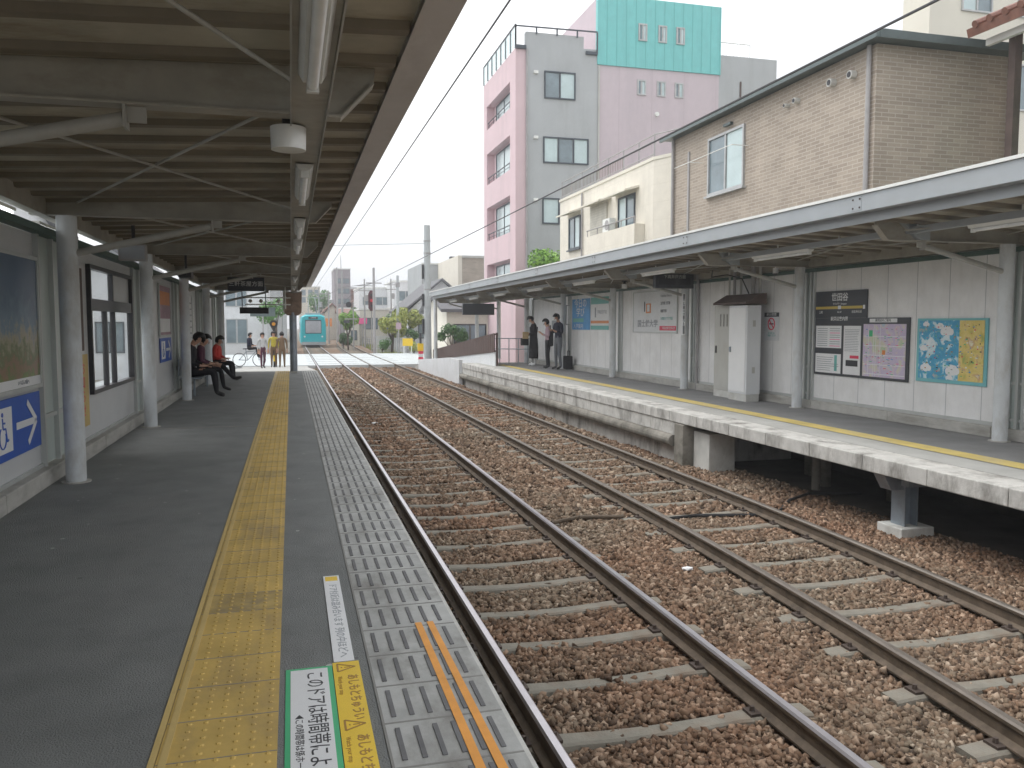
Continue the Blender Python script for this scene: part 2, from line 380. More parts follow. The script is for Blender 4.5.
def stone_material():
    m = bpy.data.materials.new('ballast_stone'); m.use_nodes = True; nt = m.node_tree; L = nt.links.new
    b = nt.nodes['Principled BSDF']; b.inputs['Roughness'].default_value = .92
    tc = _n(nt, 'ShaderNodeTexCoord'); g = _n(nt, 'ShaderNodeNewGeometry')
    cr = _n(nt, 'ShaderNodeValToRGB'); e = cr.color_ramp.elements
    while len(e) < len(STONE): e.new(.5)
    for i, (p, c) in enumerate(STONE): e[i].position = p; e[i].color = (*c, 1)
    L(g.outputs['Random Per Island'], cr.inputs['Fac']); rust(nt, tc, cr.outputs['Color'], b); return m
M['stone'] = stone_material()

mb = MB()
ys = [-3 + i*.25 for i in range(200)]
xs = [.70 + i*.25 for i in range(24)] + [7.2, 9.2]
gv = []; 
def bz_(x, y):
    d1 = abs(x-c1(y)); d2 = abs(x-c2(y)); s = -.875
    if x > 6.2: s -= .05
    if min(d1, d2) < 1.15: s -= .022
    return s + random.uniform(-.012,.012)
for y in ys:
    for x in xs: gv.append((x,y,bz_(x,y)))
nx = len(xs); gf = [(j*nx+i, j*nx+i+1, (j+1)*nx+i+1, (j+1)*nx+i) for j in range(len(ys)-1) for i in range(nx-1)]
mb.add(gv, gf, 'ballast'); struct(mb.build('track_bed'))
struct(MB().sheet(7.0, 8.6, -3, 12.7, -.895, 'dark').build('shade_sheet'))  # dark sheet painting in the shade below the open far platform
mb = MB(); n = 0; vs = []; fs = []
for k in range(60):
    y = 60 + k*2.2; vs += [(c1(y)-2.2, y, -.875), (c2(y)+1.9, y, -.875)]
for k in range(59): fs.append((2*k, 2*k+1, 2*k+3, 2*k+2))
mb.add(vs, fs, 'ballast'); struct(mb.build('track_bed'))

# loose stones near the camera, one uncountable mass
SP = .69
def stones():
    rng = np.random.default_rng(3)
    base = np.array([(-1,-1,-1),(1,-1,-1),(1,1,-1),(-1,1,-1),(-1,-1,1),(1,-1,1),(1,1,1),(-1,1,1)], float)
    quads = np.array([(0,3,2,1),(4,5,6,7),(0,1,5,4),(1,2,6,5),(2,3,7,6),(3,0,4,7)])
    P = []; Z = []
    for (y0, y1, dens, size) in ((1.8,5.5,2500,.0185), (5.5,9,1750,.0205), (9,15,760,.025), (15,26,330,.032), (26,44.5,150,.045)):
        x0, x1 = .74, 7.6 if y0 > 5 else 6.4
        if y0 > 12: x1 = 6.3
        x1 = min(x1, 7.1)
        n = int((x1-x0)*(y1-y0)*dens)
        p = np.stack([rng.uniform(x0,x1,n), rng.uniform(y0,y1,n)], 1); P.append(p); Z.append(np.full(n, size))
    P = np.concatenate(P); Z = np.concatenate(Z)
    cc2 = np.array([c2(y) for y in P[:,1]])
    keep = np.ones(len(P), bool)
    ph = np.abs(((P[:,1]-.12)/SP + .5) % 1 - .5)*SP      # distance from the sleeper centre line
    for c in (np.full(len(P), 2.02), cc2):
        d = np.abs(P[:,0]-c)
        on = (d < 1.02) & (ph < .096) & (rng.random(len(P)) > .045)
        rl = np.abs(d-G) < .075
        keep &= ~(on | rl)
    P = P[keep]; Z = Z[keep]; cc2 = cc2[keep]; n = len(P)
    d = np.minimum(np.abs(P[:,0]-2.02), np.abs(P[:,0]-cc2))
    V = base[None]*rng.uniform(.35,1.2,(n,8,3))*Z[:,None,None]*rng.uniform(.5,1.4,(n,1,1))*np.array([1.25,1,.62])
    q = rng.normal(size=(n,4)); q /= np.linalg.norm(q,axis=1)[:,None]; w,x,y,z = q.T
    Rm = np.stack([1-2*(y*y+z*z),2*(x*y-z*w),2*(x*z+y*w),2*(x*y+z*w),1-2*(x*x+z*z),2*(y*z-x*w),2*(x*z-y*w),2*(y*z+x*w),1-2*(x*x+y*y)],1).reshape(n,3,3)
    V = np.einsum('nij,nkj->nki', Rm, V)
    h = -.862 + .012*np.sin(P[:,0]*3+P[:,1]*1.7) + rng.uniform(-.014,.016,n) - .05*(P[:,0] > 6.2) - .020*(np.minimum(np.abs(P[:,0]-2.02),np.abs(P[:,0]-cc2)) < 1.12)
    V += np.stack([P[:,0],P[:,1],h],1)[:,None,:]
    F = (quads[None] + (np.arange(n)*8)[:,None,None]).reshape(-1)
    me = bpy.data.meshes.new('ballast_stones'); me.vertices.add(n*8); me.vertices.foreach_set('co', V.reshape(-1))
    me.loops.add(n*24); me.loops.foreach_set('vertex_index', F.astype(np.int32)); me.polygons.add(n*6)
    me.polygons.foreach_set('loop_start', (np.arange(n*6)*4).astype(np.int32)); me.polygons.foreach_set('loop_total', np.full(n*6,4,np.int32))
    me.update(calc_edges=True); me.validate(); me.materials.append(M['stone'])
    o = bpy.data.objects.new('ballast_stones', me); C.objects.link(o)
    tag(o, 'loose brown and reddish ballast stones between the rails', 'ballast', kind='stuff')
stones()

# rails
PROF = [(-.0,0),(.060,0),(.060,.012),(.016,.034),(.011,.098),(.032,.112),(.032,.132),(.020,.145)]
PROF = PROF[1:] + [(-x,z) for x, z in PROF[1:]][::-1]
def rail(cf, sgn, label, group, extra=None):
    ys = [-3 + i*1.0 for i in range(14)] + [12+i*4 for i in range(40)]
    mb = MB(); n = len(PROF); v = []
    for y in ys:
        x = cf(y)+sgn*G
        v += [(x+px, y, -.845+pz) for px, pz in PROF]
    f = []; top = []
    for j in range(len(ys)-1):
        for k in range(n):
            q = (j*n+k, j*n+(k+1)%n, (j+1)*n+(k+1)%n, (j+1)*n+k)
            (top if k in (5,6,7) else f).append(q)
    mb.add(v, f, 'rail'); i = mb.m('railtop' if cf is c1 else 'raildull')
    for q in top: mb.f.append(q); mb.mi.append(i)
    o = mb.build('rail'); tag(o, label, 'rail', group); return o
rail(c1, -1, 'steel rail nearest the near platform edge', 'running rails')
rail(c1, 1, 'second steel rail from the near platform, right rail of the tram’s track', 'running rails')
rail(c2, -1, 'third steel rail from the near platform, left rail of the far track', 'running rails')
rail(c2, 1, 'steel rail nearest the far platform', 'running rails')

# sleepers, each its own object
def sleeper_mesh():
    mb = MB(); n = 12; v = []
    for i in range(n+1):
        x = -1.0 + 2.0*i/n; a = abs(x)
        z = .0 if a > .55 else -.020*(1-(a/.55)**2)
        z -= .012*max(0, (a-.9)/.10)
        w = .080 if a > .5 else .066
        v += [(x,-w-.03,-.13),(x,-w,z-.012),(x,-w+.015,z),(x,w-.015,z),(x,w,z-.012),(x,w+.03,-.13)]
    f = [(j*6+k, j*6+k+1, (j+1)*6+k+1, (j+1)*6+k) for j in range(n) for k in range(5)]
    f += [(0,1,2,3,4,5), tuple(n*6+k for k in range(6))[::-1]]
    mb.add(v, f, 'sleeper'); return mb
def fast_mesh(s, d):
    mb = MB()
    if 1:
        x = s*G + d
        mb.box(x-.035, x+.035, -.05, .05, -.004, .016, 'bolt'); mb.cyl((x,0,.010), (x,0,.045), .017, .014, 'bolt', 8)
    return mb
def sleepers(cf, label, group, proto):
    k0 = 0
    for k in range(0, 128):
        y = .12 + k*SP
        if 44.5 < y < 63.5: continue
        if y < 1: continue
        if proto[0] is None:
            r = tag(sleeper_mesh().build('sleeper'), label, 'sleeper', group)
            for s in (-1, 1):
                for d in (-.09, .09): fast_mesh(s, d).build('rail_fastening', r)
            proto[0] = r
            r.location = (cf(y), y, -.845); continue
        if y < 22: r = dup(proto[0], (cf(y), y, -.845), label=label, group=group)
        else:
            r = proto[0].copy(); C.objects.link(r); r.location = (cf(y), y, -.845); r['label'] = label; r['group'] = group
        r.rotation_euler = (0,0,random.uniform(-.008,.008)); r.location.z += random.uniform(-.006,.003)
pr_ = [None]
sleepers(c1, 'grey concrete sleeper under the near track, where the tram runs', 'sleepers of the near track', pr_)
sleepers(c2, 'grey concrete sleeper under the far track, beside the far platform', 'sleepers of the far track', pr_)

# level crossing deck across both tracks
mb = MB()
segs = [(-9, c1(50)-G-.06), (c1(50)-G+.09, c1(50)+G-.09), (c1(50)+G+.06, c2(50)-G-.06), (c2(50)-G+.09, c2(50)+G-.09), (c2(50)+G+.06, 14)]
for a, b in segs: mb.prism([(a,45.3),(b,45.3-(.0 if b<6 else .5)),(b,62.5),(a,62.5)], 'z', -.98, -.715, 'road')
struct(mb.build('crossing_road'))
mb = MB(); 
for y in (47, 49.6, 52.2, 54.8, 57.4, 60): mb.box(.9, 6.2, y, y+.05, -.716, -.708, 'joint')
struct(mb.build('crossing_joints'))
struct(MB().box(-60, -9.01, 42, 63, -1.1, -.78, 'asph').build('road'))
struct(MB().box(14.01, 90, 42, 63, -1.1, -.78, 'asph').build('road'))

# ------------------------------------------------------------ near platform
p = thing('platform', None, None); del_ = None; struct(p)
mb = MB(); mb.box(-2.45, .765, -3, 27, -.98, -.004, 'concd').box(-2.45, .30, -3, 27, -.003, 0, 'asph').build('platform_slab', p)
mb = MB(); mb.prism([(27.01,-.98),(27.01,0),(43,-.70),(44.8,-.72),(44.8,-.98)], 'x', -2.45, .80, 'asphw').build('ramp_surface', p)
M['asph_r'] = mat('far_platform_asphalt', (.22,.222,.225), .8, var=.12, scale=2, bump=.6, bscale=120, stain=(.28,.275,.27), stain_amt=.6, sscale=(1.3,.5,1))
MB().box(-2.4, -.50, 12.55, 12.63, .0005, .004, 'joint').build('expansion_joint', p)
rng = random.Random(12); mb = MB()
for k in range(90):
    x = rng.uniform(-2.1,-.55) if k % 4 else rng.uniform(-.03,.27); y = rng.uniform(1.5,14); r = rng.uniform(.006,.018)
    mb.add([(x+r*rng.uniform(.7,1.2)*math.cos(q), y+r*rng.uniform(.7,1.2)*math.sin(q), .0006) for q in [j*math.pi/4 for j in range(8)]], [tuple(range(8))], 'slot' if k%3 else 'tile')
o = mb.build('gum_spots', p); o['kind'] = 'stuff'
mb = MB(); y = 2.0; x = -1.4
pts = [(-1.35,1.2,.0008)]
while pts[-1][1] < 9.5: q = pts[-1]; pts.append((q[0]+rng.uniform(-.06,.075), q[1]+rng.uniform(.08,.2), .0008))
for a, b in zip(pts, pts[1:]): mb.bar(a, b, rng.uniform(.002,.005), .0006, 'black')

# tactile strip
mb = MB(); mb.box(-.475, -.075, -2, 27, .0, .005, 'tact').box(-.50, -.478, -2, 27, .0, .007, 'tactl')
for k in range(96):
    y = -1.9+k*.3; mb.box(-.474, -.076, y, y+.004, .005, .0062, 'joint')
mb.box(-.465, -.44, -2, 27, .005, .0085, 'tactl')
def dots(mb, xs, y0, y1, step, r, mt, z0):
    y = y0
    while y < y1:
        for x in xs:
            mb.add([(x+r*math.cos(t*math.pi/3), y+r*math.sin(t*math.pi/3), z0) for t in range(6)] + [(x+r*.6*math.cos(t*math.pi/3), y+r*.6*math.sin(t*math.pi/3), z0+.005) for t in range(6)],
                   [(t,(t+1)%6,6+(t+1)%6,6+t) for t in range(6)] + [(6,7,8,9,10,11)], mt)
        y += step
for k in (21,34): mb.box(-.473,-.077,-1.9+k*.3+.005,-1.9+k*.3+.299,.0051,.0056,'tactw')
dots(mb, [-.395+.058*i for i in range(6)], .8, 27, .058, .0115, 'tact', .005)
mb.build('tactile_paving', p)
# edge tiles with grip strips
mb = MB(); mb.box(.302, .765, -3, 27, -.003, .002, 'tile')
for k in range(100):
    y = 2.03+k*.323
    if y < 27: mb.box(.303, .764, y-.005, y+.005, .002, .0032, 'joint')
mb.box(.302, .312, -3, 27, .002, .0035, 'joint')
mb.box(.75, .785, -3, 27, -.12, -.004, 'concl')
mb.build('edge_tiles', p)
mb = MB()
for k in range(-3, 78):
    y = 2.19+k*.323
    if y > 26.8: break
    for i in range(6):
        x = .352+i*.070
        mb.box(x-.009, x+.009, y-.115, y+.115, .002, .0065, 'slot')
mb.build('grip_strips', p)

# stickers on the near platform
t = tag(MB().box(.155, .245, 3.62, 4.90, .003, .0055, 'white').build('floor_sticker'), 'narrow white floor sticker lying beside the edge tiles', 'sticker')
text('ドア付近は混み合います 列の中ほどへ', .052, 'grey_ink', (.20, 4.2, .006), ON_FLOOR, t, sx=1.2, ext=.0004)
s_ = MB(); s_.box(.165,.235,4.80,4.88,.0055,.0065,'yellow_ink').build('corner_mark', t)
t = thing('floor_sticker', 'white floor sticker with green border and Japanese lettering', 'sticker', (0,0,0))
MB().box(-.05, .145, 2.1, 3.59, .001, .0035, 'green_ink').build('border', t)
MB().box(-.030, .125, 2.1, 3.57, .0036, .0048, 'white').build('face', t)
text('このドアは時間帯により', .085, 'black', (.066, 3.54, .0055), ON_FLOOR, t, align='LEFT', ext=.0004, sx=.93, bold=0)
MB().box(.025, .115, 2.1, 2.585, .005, .0058, 'pink_ink').build('pink_band', t)
text('◀この時間帯は係ホームからご乗車ください', .036, 'black', (.0, 3.15, .0055), ON_FLOOR, t, align='LEFT', ext=.0003, sx=1.1)
t = thing('floor_sticker', 'yellow floor sticker with warning triangles and Japanese lettering', 'sticker', (0,0,0))
MB().box(.148, .262, 2.1, 3.61, .003, .0055, 'yellow_ink').build('face', t)
def tri(mb, cx, cy, s, z, mt, h=.008):
    pts = [(cx-s*.5, cy-s*.55), (cx-s*.5, cy+s*.55), (cx+s*.5, cy)]
    for a, b in zip(pts, pts[1:]+pts[:1]): mb.bar((*a,z), (*b,z), h, .0006, mt)
    mb.box(cx-s*.12, cx+s*.22, cy-.003, cy+.003, z-.0003, z+.0003, mt); mb.box(cx-s*.32, cx-s*.24, cy-.004, cy+.004, z-.0003, z+.0003, mt)
mb = MB(); tri(mb, .205, 3.55, .075, .0062, 'brown_ink'); tri(mb, .205, 3.02, .075, .0062, 'brown_ink'); tri(mb, .205, 2.45, .075, .0062, 'brown_ink'); mb.build('warning_triangle', t)
text('あしもとちゅうい', .052, 'brown_ink', (.222, 3.47, .006), ON_FLOOR, t, align='LEFT', ext=.0003, bold=.001)
text('あしもとちゅうい', .052, 'brown_ink', (.222, 2.94, .006), ON_FLOOR, t, align='LEFT', ext=.0003, bold=.001)
text('Watch your step', .026, 'brown_ink', (.172, 3.46, .006), ON_FLOOR, t, align='LEFT', ext=.0003)
text('Watch your step', .026, 'brown_ink', (.172, 2.93, .006), ON_FLOOR, t, align='LEFT', ext=.0003)
tag(MB().prism([(.575,1.8),(.61,1.8),(.603,4.0),(.57,4.0)], 'z', .0068, .0078, 'orange').build('tape_stripe'), 'left one of two orange tape lines stuck on the edge tiles', 'tape')
tag(MB().prism([(.655,1.8),(.69,1.8),(.662,4.0),(.63,4.0)], 'z', .0068, .0078, 'orange').build('tape_stripe'), 'right one of two orange tape lines, nearer the rails', 'tape')

# ------------------------------------------------------------ far platform
XE = 6.33
p2 = thing('platform', None, None); struct(p2)
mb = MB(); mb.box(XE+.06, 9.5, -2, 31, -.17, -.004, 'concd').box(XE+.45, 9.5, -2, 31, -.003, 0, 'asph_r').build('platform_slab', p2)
mb = MB()
for k in range(-2, 31):   # edge blocks: a kerb of precast units
    mb.box(XE, XE+.449, k+.004, k+.996, -.18, .002, 'conc')
mb.build('edge_kerb', p2, bevel=.012)
mb = MB(); mb.box(XE+.452, XE+.9, -2, 31, .0005, .003, 'asphw').build('edge_paving', p2)
mb = MB(); mb.box(7.28, 7.56, -2, 29.3, .0032, .008, 'tactR').build('tactile_paving', p2)
# lower part: solid beyond the block, open near the camera
mb = MB()
mb.box(XE+.12, 8.9, 12.76, 31, -.98, -.181, 'conc')
for k in range(18):
    y = 12.77+k*1.05; mb.box(XE+.02, XE+.119, y, y+1.04, -.40, -.185, 'conc')
mb.build('solid_base', p2)
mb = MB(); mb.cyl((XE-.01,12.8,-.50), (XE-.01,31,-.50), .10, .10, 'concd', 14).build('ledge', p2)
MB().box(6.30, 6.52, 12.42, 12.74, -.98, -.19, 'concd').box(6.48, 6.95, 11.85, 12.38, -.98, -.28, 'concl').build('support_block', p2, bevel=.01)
MB().box(8.6, 8.9, -2, 12.75, -1.0, -.171, 'dark').build('back_wall', p2)  # painted in the same shade colour as the void floor
mb = MB()
for y in (-1, 3.2, 7.5): mb.box(6.5, 9.3, y-.06, y+.06, -.29, -.172, 'steel_g')
mb.box(6.75, 6.87, -2, 11.3, -.29, -.173, 'steel_g').build('joist', p2)
for y in (3.3, 7.75, -1.0):
    mb = MB(); 
    for dx in (-.08, .08): mb.box(6.72+dx-.008, 6.72+dx+.008, y-.11, y+.11, -.78, -.29, 'steel_g')
    mb.box(6.64, 6.80, y-.008, y+.008, -.78, -.29, 'steel_g')
    mb.prism([(6.36,-.185),(6.46,-.36),(6.62,-.36),(6.62,-.185)], 'y', y-.09, y+.09, 'steel_g')
    st = mb.build('support_post', p2)
    MB().box(6.52, 6.96, y-.2, y+.2, -.98, -.78, 'concl').build('footing', st, bevel=.012)
for y in (10.2,):
    MB().cyl((7.3,y,-.95), (7.3,y,-.172), .06, .06, 'concd').cyl((7.6,y+.2,-.95), (7.6,y+.2,-.4), .08, .08, 'concd').build('support_pipe', p2, smooth=True)
for k, (y, x) in enumerate(((9.2,7.9),(6.2,8.1),(11.2,8.0))):
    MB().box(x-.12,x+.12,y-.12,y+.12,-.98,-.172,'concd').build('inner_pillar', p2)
t = thing('pipe_run', 'grey pipes running below the far platform slab', 'pipe', (7.4,5,-.35))
for x, z, r in ((7.2,-.36,.03),(7.35,-.40,.045)):
    MB().cyl((x,-1,z),(x,12.3,z),r,r,'pipe',10).build('pipe', t, smooth=True)
# ramp beyond the far platform with brown slatted fence
mb = MB(); mb.prism([(31.01,-.98),(31.01,-.02),(33,-.10),(38,-.35),(44,-.74),(44,-.98)], 'x', XE+.1, 9.4, 'asphw').build('ramp_surface', p2)
w = thing('ramp_wall', 'low white wall along the ramp below brown fence', 'wall', (6.3,31,-.98))
MB().prism([(31.02,-.98),(31.02,.12),(33.3,.12),(41.5,-.30),(41.5,-.98)], 'x', 6.22, 6.36, 'whited').build('wall_face', w)
w = thing('slatted_fence', 'dark brown slatted fence stepping down along the ramp', 'fence', (6.3,29,0))
mb = MB(); n_ = 46
for k in range(n_):
    y = 28.3 + k*.285; f = (y-28.3)/13.2
    zt = 1.17 - 1.0*f; zb = .50 - .82*f
    mb.box(6.95, 6.98, y, y+.245, zb, zt, 'brown')
mb.build('slats', w); MB().prism([(28.3,-.98),(28.3,.53),(31,.36),(41.6,-.30),(41.6,-.98)],'x',6.99,7.1,'whited').build('base_wall', w)
mb = MB(); mb.bar((7.01,28.3,1.14),(7.01,41.4,.18),.05,.05,'brown').bar((7.01,28.3,.54),(7.01,41.4,-.26),.05,.05,'brown').build('fence_rail', w)
for y in (28.3, 31.5, 34.8, 38.1, 41.3):
    f = (y-28.3)/13.2; MB().box(7.02, 7.08, y-.03, y+.03, -.05-.7*f, 1.19-1.0*f, 'brown').build('post', w)
# handrail at the platform end
w = thing('handrail', 'grey tubular handrail around the end of the far platform', 'railing', (7.6,29,0))
pts = [(7.3,30.6),(7.9,30.3),(8.5,29.9),(8.9,29.8)]
mb = MB()
for z in (.95, .55): mb.tube([(7.1,31.0,z),(8.95,29.6,z)], .02, 'steel_g')
mb.build('top_rail', w)
for i in range(7):
    x = 7.1+i*.308; y = 31.0-i*.233; MB().cyl((x,y,0), (x,y,.96), .018, .018, 'steel_g', 8).build('upright', w)
w = thing('handrail', 'second grey handrail beside the brown slatted fence', 'railing', (7.3,32,0))
mb = MB(); mb.tube([(7.5,31.4,.9),(7.5,36,.62)], .02, 'steel_g').tube([(7.5,31.4,.5),(7.5,36,.25)], .02, 'steel_g').build('top_rail', w)
for i in range(6):
    y = 31.4+i*.9; MB().cyl((7.5,y,-.3), (7.5,y,.9-.06*i), .018, .018, 'steel_g', 8).build('upright', w)

# cable and litter in the track
mb = MB(); mb.tube([(3.9,9.15,-.86),(4.1,9.05,-.87),(4.3,8.95,-.85),(4.75,9.0,-.845),(5.2,8.9,-.845),(5.5,8.85,-.85),(5.9,8.95,-.84),(6.4,9.5,-.85),(6.9,9.8,-.85),(7.6,9.6,-.85)], .02, 'rubber', 8)
tag(mb.build('track_cable', smooth=True), 'black cable looping across the far track and under the platform', 'cable')
mb = MB(); mb.tube([(2.9,9.0,-.82),(3.3,9.15,-.81),(3.8,9.0,-.80)], .025, 'rail', 8)
tag(mb.build('rail_bond', smooth=True), 'short rusty pipe between the two tracks', 'pipe')
for (x, y, s, lab) in ((1.08,4.93,.035,'small white scrap beside the nearest rail'), (3.62,7.0,.05,'white litter lying by the third rail'), (1.86,19.4,.07,'round white marker between the near track’s rails'), (1.1,9.2,.03,'white scrap below the edge of the near platform'), (1.12,6.3,.03,'crumpled white paper next to the first rail')):
    tag(MB().ico((x,y,-.835), s, 'white', (1.3,.8,.45), 1).build('litter'), lab, 'litter')

# ------------------------------------------------------------ canopies
BAYL = [4.2-4.33, 4.2] + [8.53+4.33*i for i in range(5)]
BAYR = [8.45-8.7, 8.45-4.35, 8.45] + [8.45+4.38*(i+1) for i in range(7)]
def canopy(name, label, side, ys, y0, y1, xc, xw, xe, zf):
    """side=+1: the deck spreads towards +X from the wall; -1: towards -X. xc column, xw wall edge, xe free edge"""
    t = thing(name, label, 'platform roof', (xc, 4.2, 0)); s = side
    def X(d): return xc + s*d                 # distance from the column line towards the track
    W = abs(xe-xc)
    def zd(d): return 2.660 + .042*d           # underside of the deck
    mb = MB(); a = -.45
    mb.prism([(X(a), zd(a)), (X(W-.16), zd(W-.16)), (X(W-.16), zd(W-.16)+.015), (X(a), zd(a)+.015)], 'y', y0, y1, 'deck').build('roof_deck', t)
    mb = MB(); y = y0+.2
    while y < y1:
        mb.prism([(y,0),(y+.10,0),(y+.085,-.035),(y+.015,-.035)], 'x', 0, 1, 'rib'); y += .452
    # shear every rib down to the sloping deck
    v = []
    for (x, yy, z) in mb.v:
        d = a+.01 if x < .5 else W-.17
        v.append((X(d), yy, zd(d)-.0005+z))
    mb.v = v; mb.build('deck_ribs', t)
    # edge channel
    fm = 'fascia' if s > 0 else 'fascia_r'
    mb = MB(); x1 = X(W); xi = X(W-.16)
    mb.box(x1, x1-s*.012, y0, y1, zf, zf+.20, fm).box(xi, x1-s*.0125, y0, y1, zf, zf+.012, fm).box(xi, xi+s*.012, y0, y1, min(zf+.013, zd(W)-.05), zf+.09, fm)
    mb.box(X(W+.02), x1-s*.14, y0, y1, zf+.201, zf+.235, 'flash')
    for y in ys:
        if y0 < y < y1:
            mb.box(x1+s*.004, x1-s*.001, y-.09, y+.09, zf+.02, zf+.18, fm)
            for dy in (-.06,.06):
                for dz in (.05,.15): mb.box(x1+s*.010, x1+s*.003, y+dy-.010, y+dy+.010, zf+dz-.010, zf+dz+.010, 'bolt')
    mb.build('edge_gutter', t)
    # longitudinal beams at the wall
    MB().box(X(-.16), X(-.26), y0, y1, 2.50, 2.66, 'beam').build('wall_beam', t)
    for y in ys:
        if y < y0 or y > y1: continue
        mb = MB(); WT = .05
        d1 = W-.42
        prof = [(-.3,2.515),(d1,2.515),(d1+.16,2.67),(d1+.17,zd(d1+.17)-.002),(-.3,zd(-.3)-.002)]
        mb.prism([(X(d),z) for d, z in prof], 'y', y-.006, y+.006, 'beam')
        mb.box(X(-.3), X(d1), y-WT, y+WT, 2.503, 2.514, 'beam')
        mb.add([(X(d1),y-WT,2.503),(X(d1+.16),y-WT,2.672),(X(d1+.16),y+WT,2.672),(X(d1),y+WT,2.503),(X(d1),y-WT,2.514),(X(d1+.16),y-WT,2.684),(X(d1+.16),y+WT,2.684),(X(d1),y+WT,2.514)],
               [(0,1,2,3),(4,7,6,5),(0,4,5,1),(3,2,6,7),(0,3,7,4),(1,5,6,2)], 'beam')
        mb.build('beam', t)
        c = MB().cyl((xc,y,0.0), (xc,y,2.50), .089, .089, 'column', 28).build('column', t, smooth=True)
        MB().cyl((xc,y,.001), (xc,y,.012), .13, .13, 'kerb', 20).build('base_plate', c)
        mb = MB(); mb.cyl((X(.07),y,2.16), (X(1.27),y,2.445), .034, .034, 'steel_w', 12)
        mb.box(X(1.275), X(1.287), y-.05, y+.05, 2.40, 2.502, 'steel_w').box(X(1.288), X(1.37), y-.006, y+.006, 2.43, 2.502, 'steel_w')
        mb.build('strut', t, smooth=True)
    # crossed tie rods
    ya = [y for y in ys if y0 <= y <= y1]
    for a_, b_ in list(zip(ya, ya[1:])):
        for (p, q) in (((.12,a_+.1),(W-.6,b_-.1)), ((.12,b_-.1),(W-.6,a_+.1))):
            mb = MB(); mb.cyl((X(p[0]),p[1],2.615), (X(q[0]),q[1],2.615+.022*(q[1]<p[1])), .010, .010, 'steel_w', 6).build('tie_rod', t)
    return t
# near roof: free edge at x=.72
canl = canopy('platform_roof', 'steel roof over the near platform seen from below, with beams and tie rods', 1, BAYL, -1.2, 28.5, -2.0, -2.4, .675, 2.735)
canr = canopy('platform_roof', 'long steel roof over the far platform with pale grey gutter edge', -1, BAYR, -1.0, 39.6, 8.74, 9.4, 6.50, 2.82)
# extra end column of the far roof
c = MB().cyl((6.74,39.3,-.9),(6.74,39.3,2.8),.09,.09,'column',20).build('column', canr, smooth=True)

# lamp channel and fluorescent fixtures under the near roof
t = thing('lamp_channel', 'long steel channel carrying the lamps under the near roof', 'channel', (.1,4,2.5))
mb = MB(); mb.box(.015,.022,-1,28,2.475,2.50,'steel_w').box(.178,.185,-1,28,2.475,2.50,'steel_w').box(.023,.177,-1,28,2.494,2.5,'beam').build('rails', t)
t0 = None
def lamp(x, y0, y1, z, label, group, body='lampb', xo=0):
    t = thing('fluorescent_lamp', label, 'lamp', (x, y0, z), 0, group)
    MB().prism([(x-.055,z+.045),(x+.055,z+.045),(x+.035,z+.012),(x-.035,z+.012)], 'y', y0, y1, body).build('housing', t)
    MB().cyl((x,y0+.05,z-.008),(x,y1-.05,z-.008),.022,.022,'tubeg',12).build('tube', t, smooth=True)
    for y in (y0+.02, y1-.045): MB().box(x-.024, x+.024, y, y+.025, z-.035, z+.012, body).build('socket', t)
    return t
labs = ['unlit fluorescent lamp overhead, first and largest under the near roof', 'second unlit fluorescent lamp from the front, just behind the white loudspeaker', 'third unlit fluorescent lamp from the front under the near roof', 'fourth unlit fluorescent lamp from the front under the near roof', 'fifth small unlit lamp from the front under the near roof', 'sixth small unlit lamp from the front under the near roof', 'farthest unlit lamp at the end of the near roof']
for (a, b), lb in zip(((2.1,3.42),(5.3,6.6),(8.0,9.2),(9.9,11.2),(13.2,14.5),(17.6,18.9),(22.0,23.3)), labs):
    lamp(.10, a, b, 2.44, lb, 'lamps under the near roof')
# loudspeaker drums
def speaker(x, y, z, label, r=.085):
    t = thing('loudspeaker', label, 'loudspeaker', (x,y,z))
    MB().cyl((x,y,z),(x,y,z+.11),r,r*1.04,'tubeg',32).build('drum', t, smooth=True)
    MB().cyl((x,y,z-.003),(x,y,z),r*.8,r*.97,'lampb',32).build('grille', t)
    MB().cyl((x,y,z+.111),(x,y,z+.19),.03,.03,'black',12).box(x-.07,x+.07,y-.02,y+.02,z+.17,z+.2,'black').build('bracket', t)
speaker(.005, 4.36, 2.375, 'round white loudspeaker hanging under the near roof')
speaker(8.2, 19.5, 2.40, 'small round white loudspeaker under the far roof', .07)

# lamp channel under the far roof
t = thing('lamp_channel', 'continuous pale channel hung below the far roof edge', 'channel', (7.25,4,2.56))
MB().box(7.20, 7.29, -1, 39, 2.585, 2.66, 'fascia_r').build('channel', t)
y = 1.0
while y < 39:
    MB().cyl((7.245,y,2.66),(7.245,y,2.79),.011,.011,'flash',8).build('hanger', t); y += 1.46
i = 0
farl = ['nearest white lamp under the far roof, at the right picture edge', 'white lamp under the far roof above the pictorial map', 'white lamp under the far roof above the tall cabinets', 'white lamp under the far roof above the university board', 'white lamp under the far roof above the blue poster', 'white lamp under the far roof above the standing people', 'white lamp under the far roof above the handrail', 'farthest white lamp under the far roof']
for k in range(8):
    a = 5.6 + k*4.38
    lamp(7.245, a+.4, a+1.9, 2.535, farl[k], 'lamps under the far roof', 'flash')
# cast gussets where the far roof beams meet the channel
for k, y in enumerate(BAYR):
    if y < 3: continue
    mb = MB(); mb.prism([(7.02,2.78),(7.34,2.52),(7.5,2.51),(7.5,2.78)], 'y', y-.07, y+.07, 'fascia_r').build('gusset', canr)

